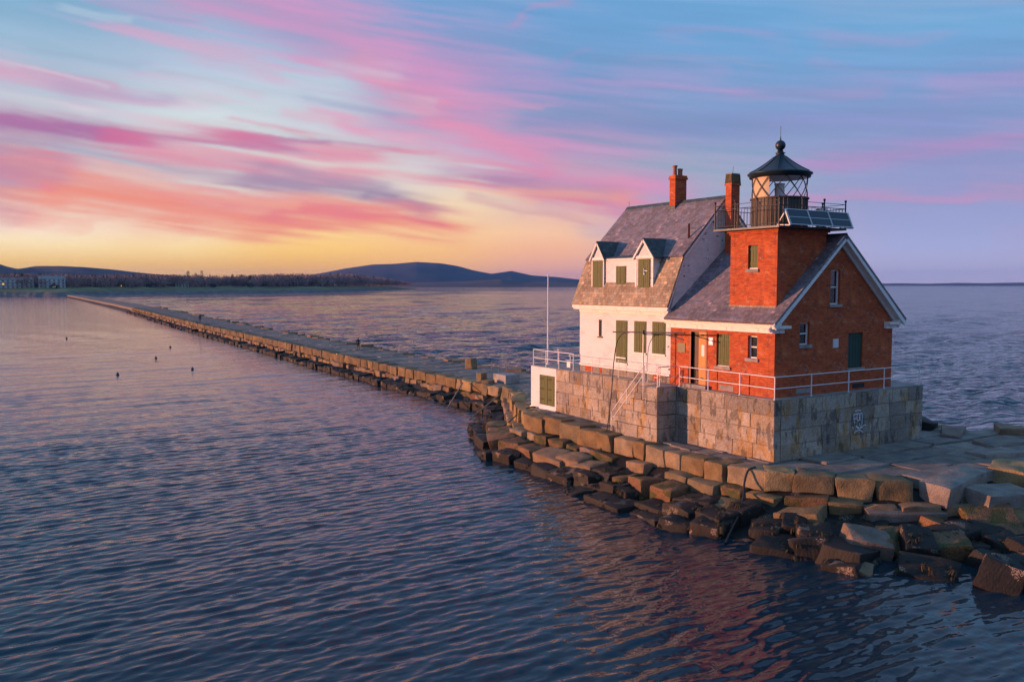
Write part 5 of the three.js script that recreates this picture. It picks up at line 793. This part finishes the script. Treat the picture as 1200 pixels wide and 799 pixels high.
  building('resort_block', 'pale resort block with central gable beside its longer neighbour', -29.0, -27.6, 1000, 3, 9.5, 14, [3], 3.2);
  building('shore_building', 'low grey shore building left of the row, nearest the resort', -26.0, -25.2, 1110, 2, 5.6, 10, []);
  building('shore_building', 'low grey shore building in the middle of the row', -24.9, -24.1, 1130, 2, 5.8, 10, [1]);
  building('shore_building', 'low grey shore building at the right end of the row', -23.6, -22.7, 1140, 2, 5.4, 10, []);
  building('shore_house', 'pale house with a light roof among the pines', -21.5, -20.75, 1160, 1, 4.6, 9, [], 2.4);
}

// ---------------------------------------------------------------- people on the breakwater, buoys
function figure(bones, res, box, geoOut = []) {    // bones: [ax,ay,az,ra, bx,by,bz,rb]; box: half size in metres round [0, cy, 0]
  const [half, cy] = box, mc = new MarchingCubes(res, M.dark, false, false, 60000); mc.isolation = 0;
  for (let k = 0; k < res; k++) for (let j = 0; j < res; j++) for (let i = 0; i < res; i++) {
    const x = (i - res / 2) / (res / 2) * half, y = (j - res / 2) / (res / 2) * half + cy, z = (k - res / 2) / (res / 2) * half; let d = 1e9;
    for (const [ax, ay, az, ra, bx_, by, bz, rb] of bones) { const dx = bx_ - ax, dy = by - ay, dz = bz - az, t = clamp(((x - ax) * dx + (y - ay) * dy + (z - az) * dz) / (dx * dx + dy * dy + dz * dz + 1e-9)), e = Math.hypot(x - ax - dx * t, y - ay - dy * t, z - az - dz * t) - lerp(ra, rb, t), kk = 0.04, h = clamp(0.5 + 0.5 * (d - e) / kk); d = d > 1e8 ? e : lerp(d, e, h) - kk * h * (1 - h); }
    mc.field[k * res * res + j * res + i] = -d;
  }
  mc.update(); const n = mc.count, g = new THREE.BufferGeometry(); g.setAttribute('position', new THREE.BufferAttribute(mc.positionArray.slice(0, n * 3), 3)); g.setAttribute('normal', new THREE.BufferAttribute(mc.normalArray.slice(0, n * 3), 3)); return g.scale(half, half, half).translate(0, cy, 0);
}
{
  const cloth = std({ color: RGB(0.03, 0.03, 0.04), roughness: 0.9 }), skin = std({ color: RGB(0.45, 0.28, 0.2), roughness: 0.6 }), jeans = std({ color: RGB(0.05, 0.07, 0.13), roughness: 0.9 });
  const walker = (label, x, z, turn, s) => {
    const p = thing('person', label, 'person', [x, edge(z).y, z], 'people on the breakwater', turn);
    const arm = (k) => [[k * 0.2, 1.42, 0, 0.065, k * 0.27, 1.14, 0.03 * k, 0.05], [k * 0.27, 1.14, 0.03 * k, 0.045, k * 0.26, 0.9, 0.12 + 0.05 * k, 0.036], ...[0, 1, 2, 3].map((f) => [k * 0.26 + (f - 1.5) * 0.012, 0.88, 0.12 + 0.05 * k, 0.012, k * 0.26 + (f - 1.5) * 0.016, 0.8 + 0.012 * Math.abs(f - 1.5), 0.13 + 0.05 * k, 0.009]), [k * 0.25, 0.88, 0.14 + 0.05 * k, 0.012, k * 0.24, 0.83, 0.17 + 0.05 * k, 0.01]];
    const leg = (k) => [[k * 0.09, 0.9, 0, 0.095, k * 0.1, 0.48, 0.06 * k, 0.065], [k * 0.1, 0.48, 0.06 * k, 0.062, k * 0.1, 0.09, -0.03 + 0.1 * k, 0.045], [k * 0.1, 0.05, -0.04 + 0.1 * k, 0.045, k * 0.11, 0.035, 0.16 + 0.1 * k, 0.035]];
    const body = figure([[0, 0.95, 0, 0.15, 0, 1.2, 0, 0.14], [0, 1.2, 0, 0.15, 0, 1.4, 0, 0.15], [-0.13, 1.42, 0, 0.07, 0.13, 1.42, 0, 0.07], [0, 1.45, 0, 0.055, 0, 1.56, 0.02, 0.05], ...arm(-1), ...arm(1), ...leg(-1), ...leg(1)], 64, [0.95, 0.9]);
    part('body', body.scale(s, s, s), cloth, p); const head = figure([[0, 1.6, 0.03, 0.075, 0, 1.68, 0.01, 0.092], [0, 1.635, 0.1, 0.018, 0, 1.61, 0.115, 0.02], [-0.095, 1.64, 0, 0.015, -0.095, 1.66, 0, 0.018], [0.095, 1.64, 0, 0.015, 0.095, 1.66, 0, 0.018]], 32, [0.2, 1.64]);
    part('head', head.scale(s, s, s), skin, p); part('hood', figure([[0, 1.7, -0.02, 0.1, 0, 1.56, -0.06, 0.08]], 24, [0.24, 1.64]).scale(s, s, s), cloth, p);
  };
  walker('dark clad person standing on the deck, nearer to the lighthouse', 12.4, -83.2, 2.9, 0.9);
  walker('tiny dark clad person far out on the breakwater towards the shore', 13.2, -185, 2.9, 1.0);
  for (const [x, z, c, label] of [[-18, -84, 0, 'small dark mooring buoy lowest of the scattered buoys'], [-10, -106, 1, 'small dark mooring buoy in the middle of the scattered buoys'], [-9, -86, 0, 'small dark mooring buoy closest to the breakwater'], [-4, -128, 1, 'small dark mooring buoy farthest but one from the viewer'], [-17, -164, 0, 'tiny dark mooring buoy farthest from the viewer']]) {
    const b = thing('mooring_buoy', label, 'buoy', [x, WATER, z], 'mooring buoys in the harbour'), m = std({ color: c ? RGB(0.08, 0.05, 0.04) : RGB(0.05, 0.05, 0.06), roughness: 0.5 });
    part('float', new THREE.LatheGeometry([[0.0001, -0.15], [0.15, -0.1], [0.2, 0.04], [0.16, 0.17], [0.07, 0.25], [0.04, 0.29], [0.0001, 0.3]].map(([r, y]) => new THREE.Vector2(r, y)), 18), m, b); part('ring', new THREE.TorusGeometry(0.05, 0.013, 8, 16).translate(0, 0.33, 0), M.iron, b);
  }
}

renderer.render(scene, camera);
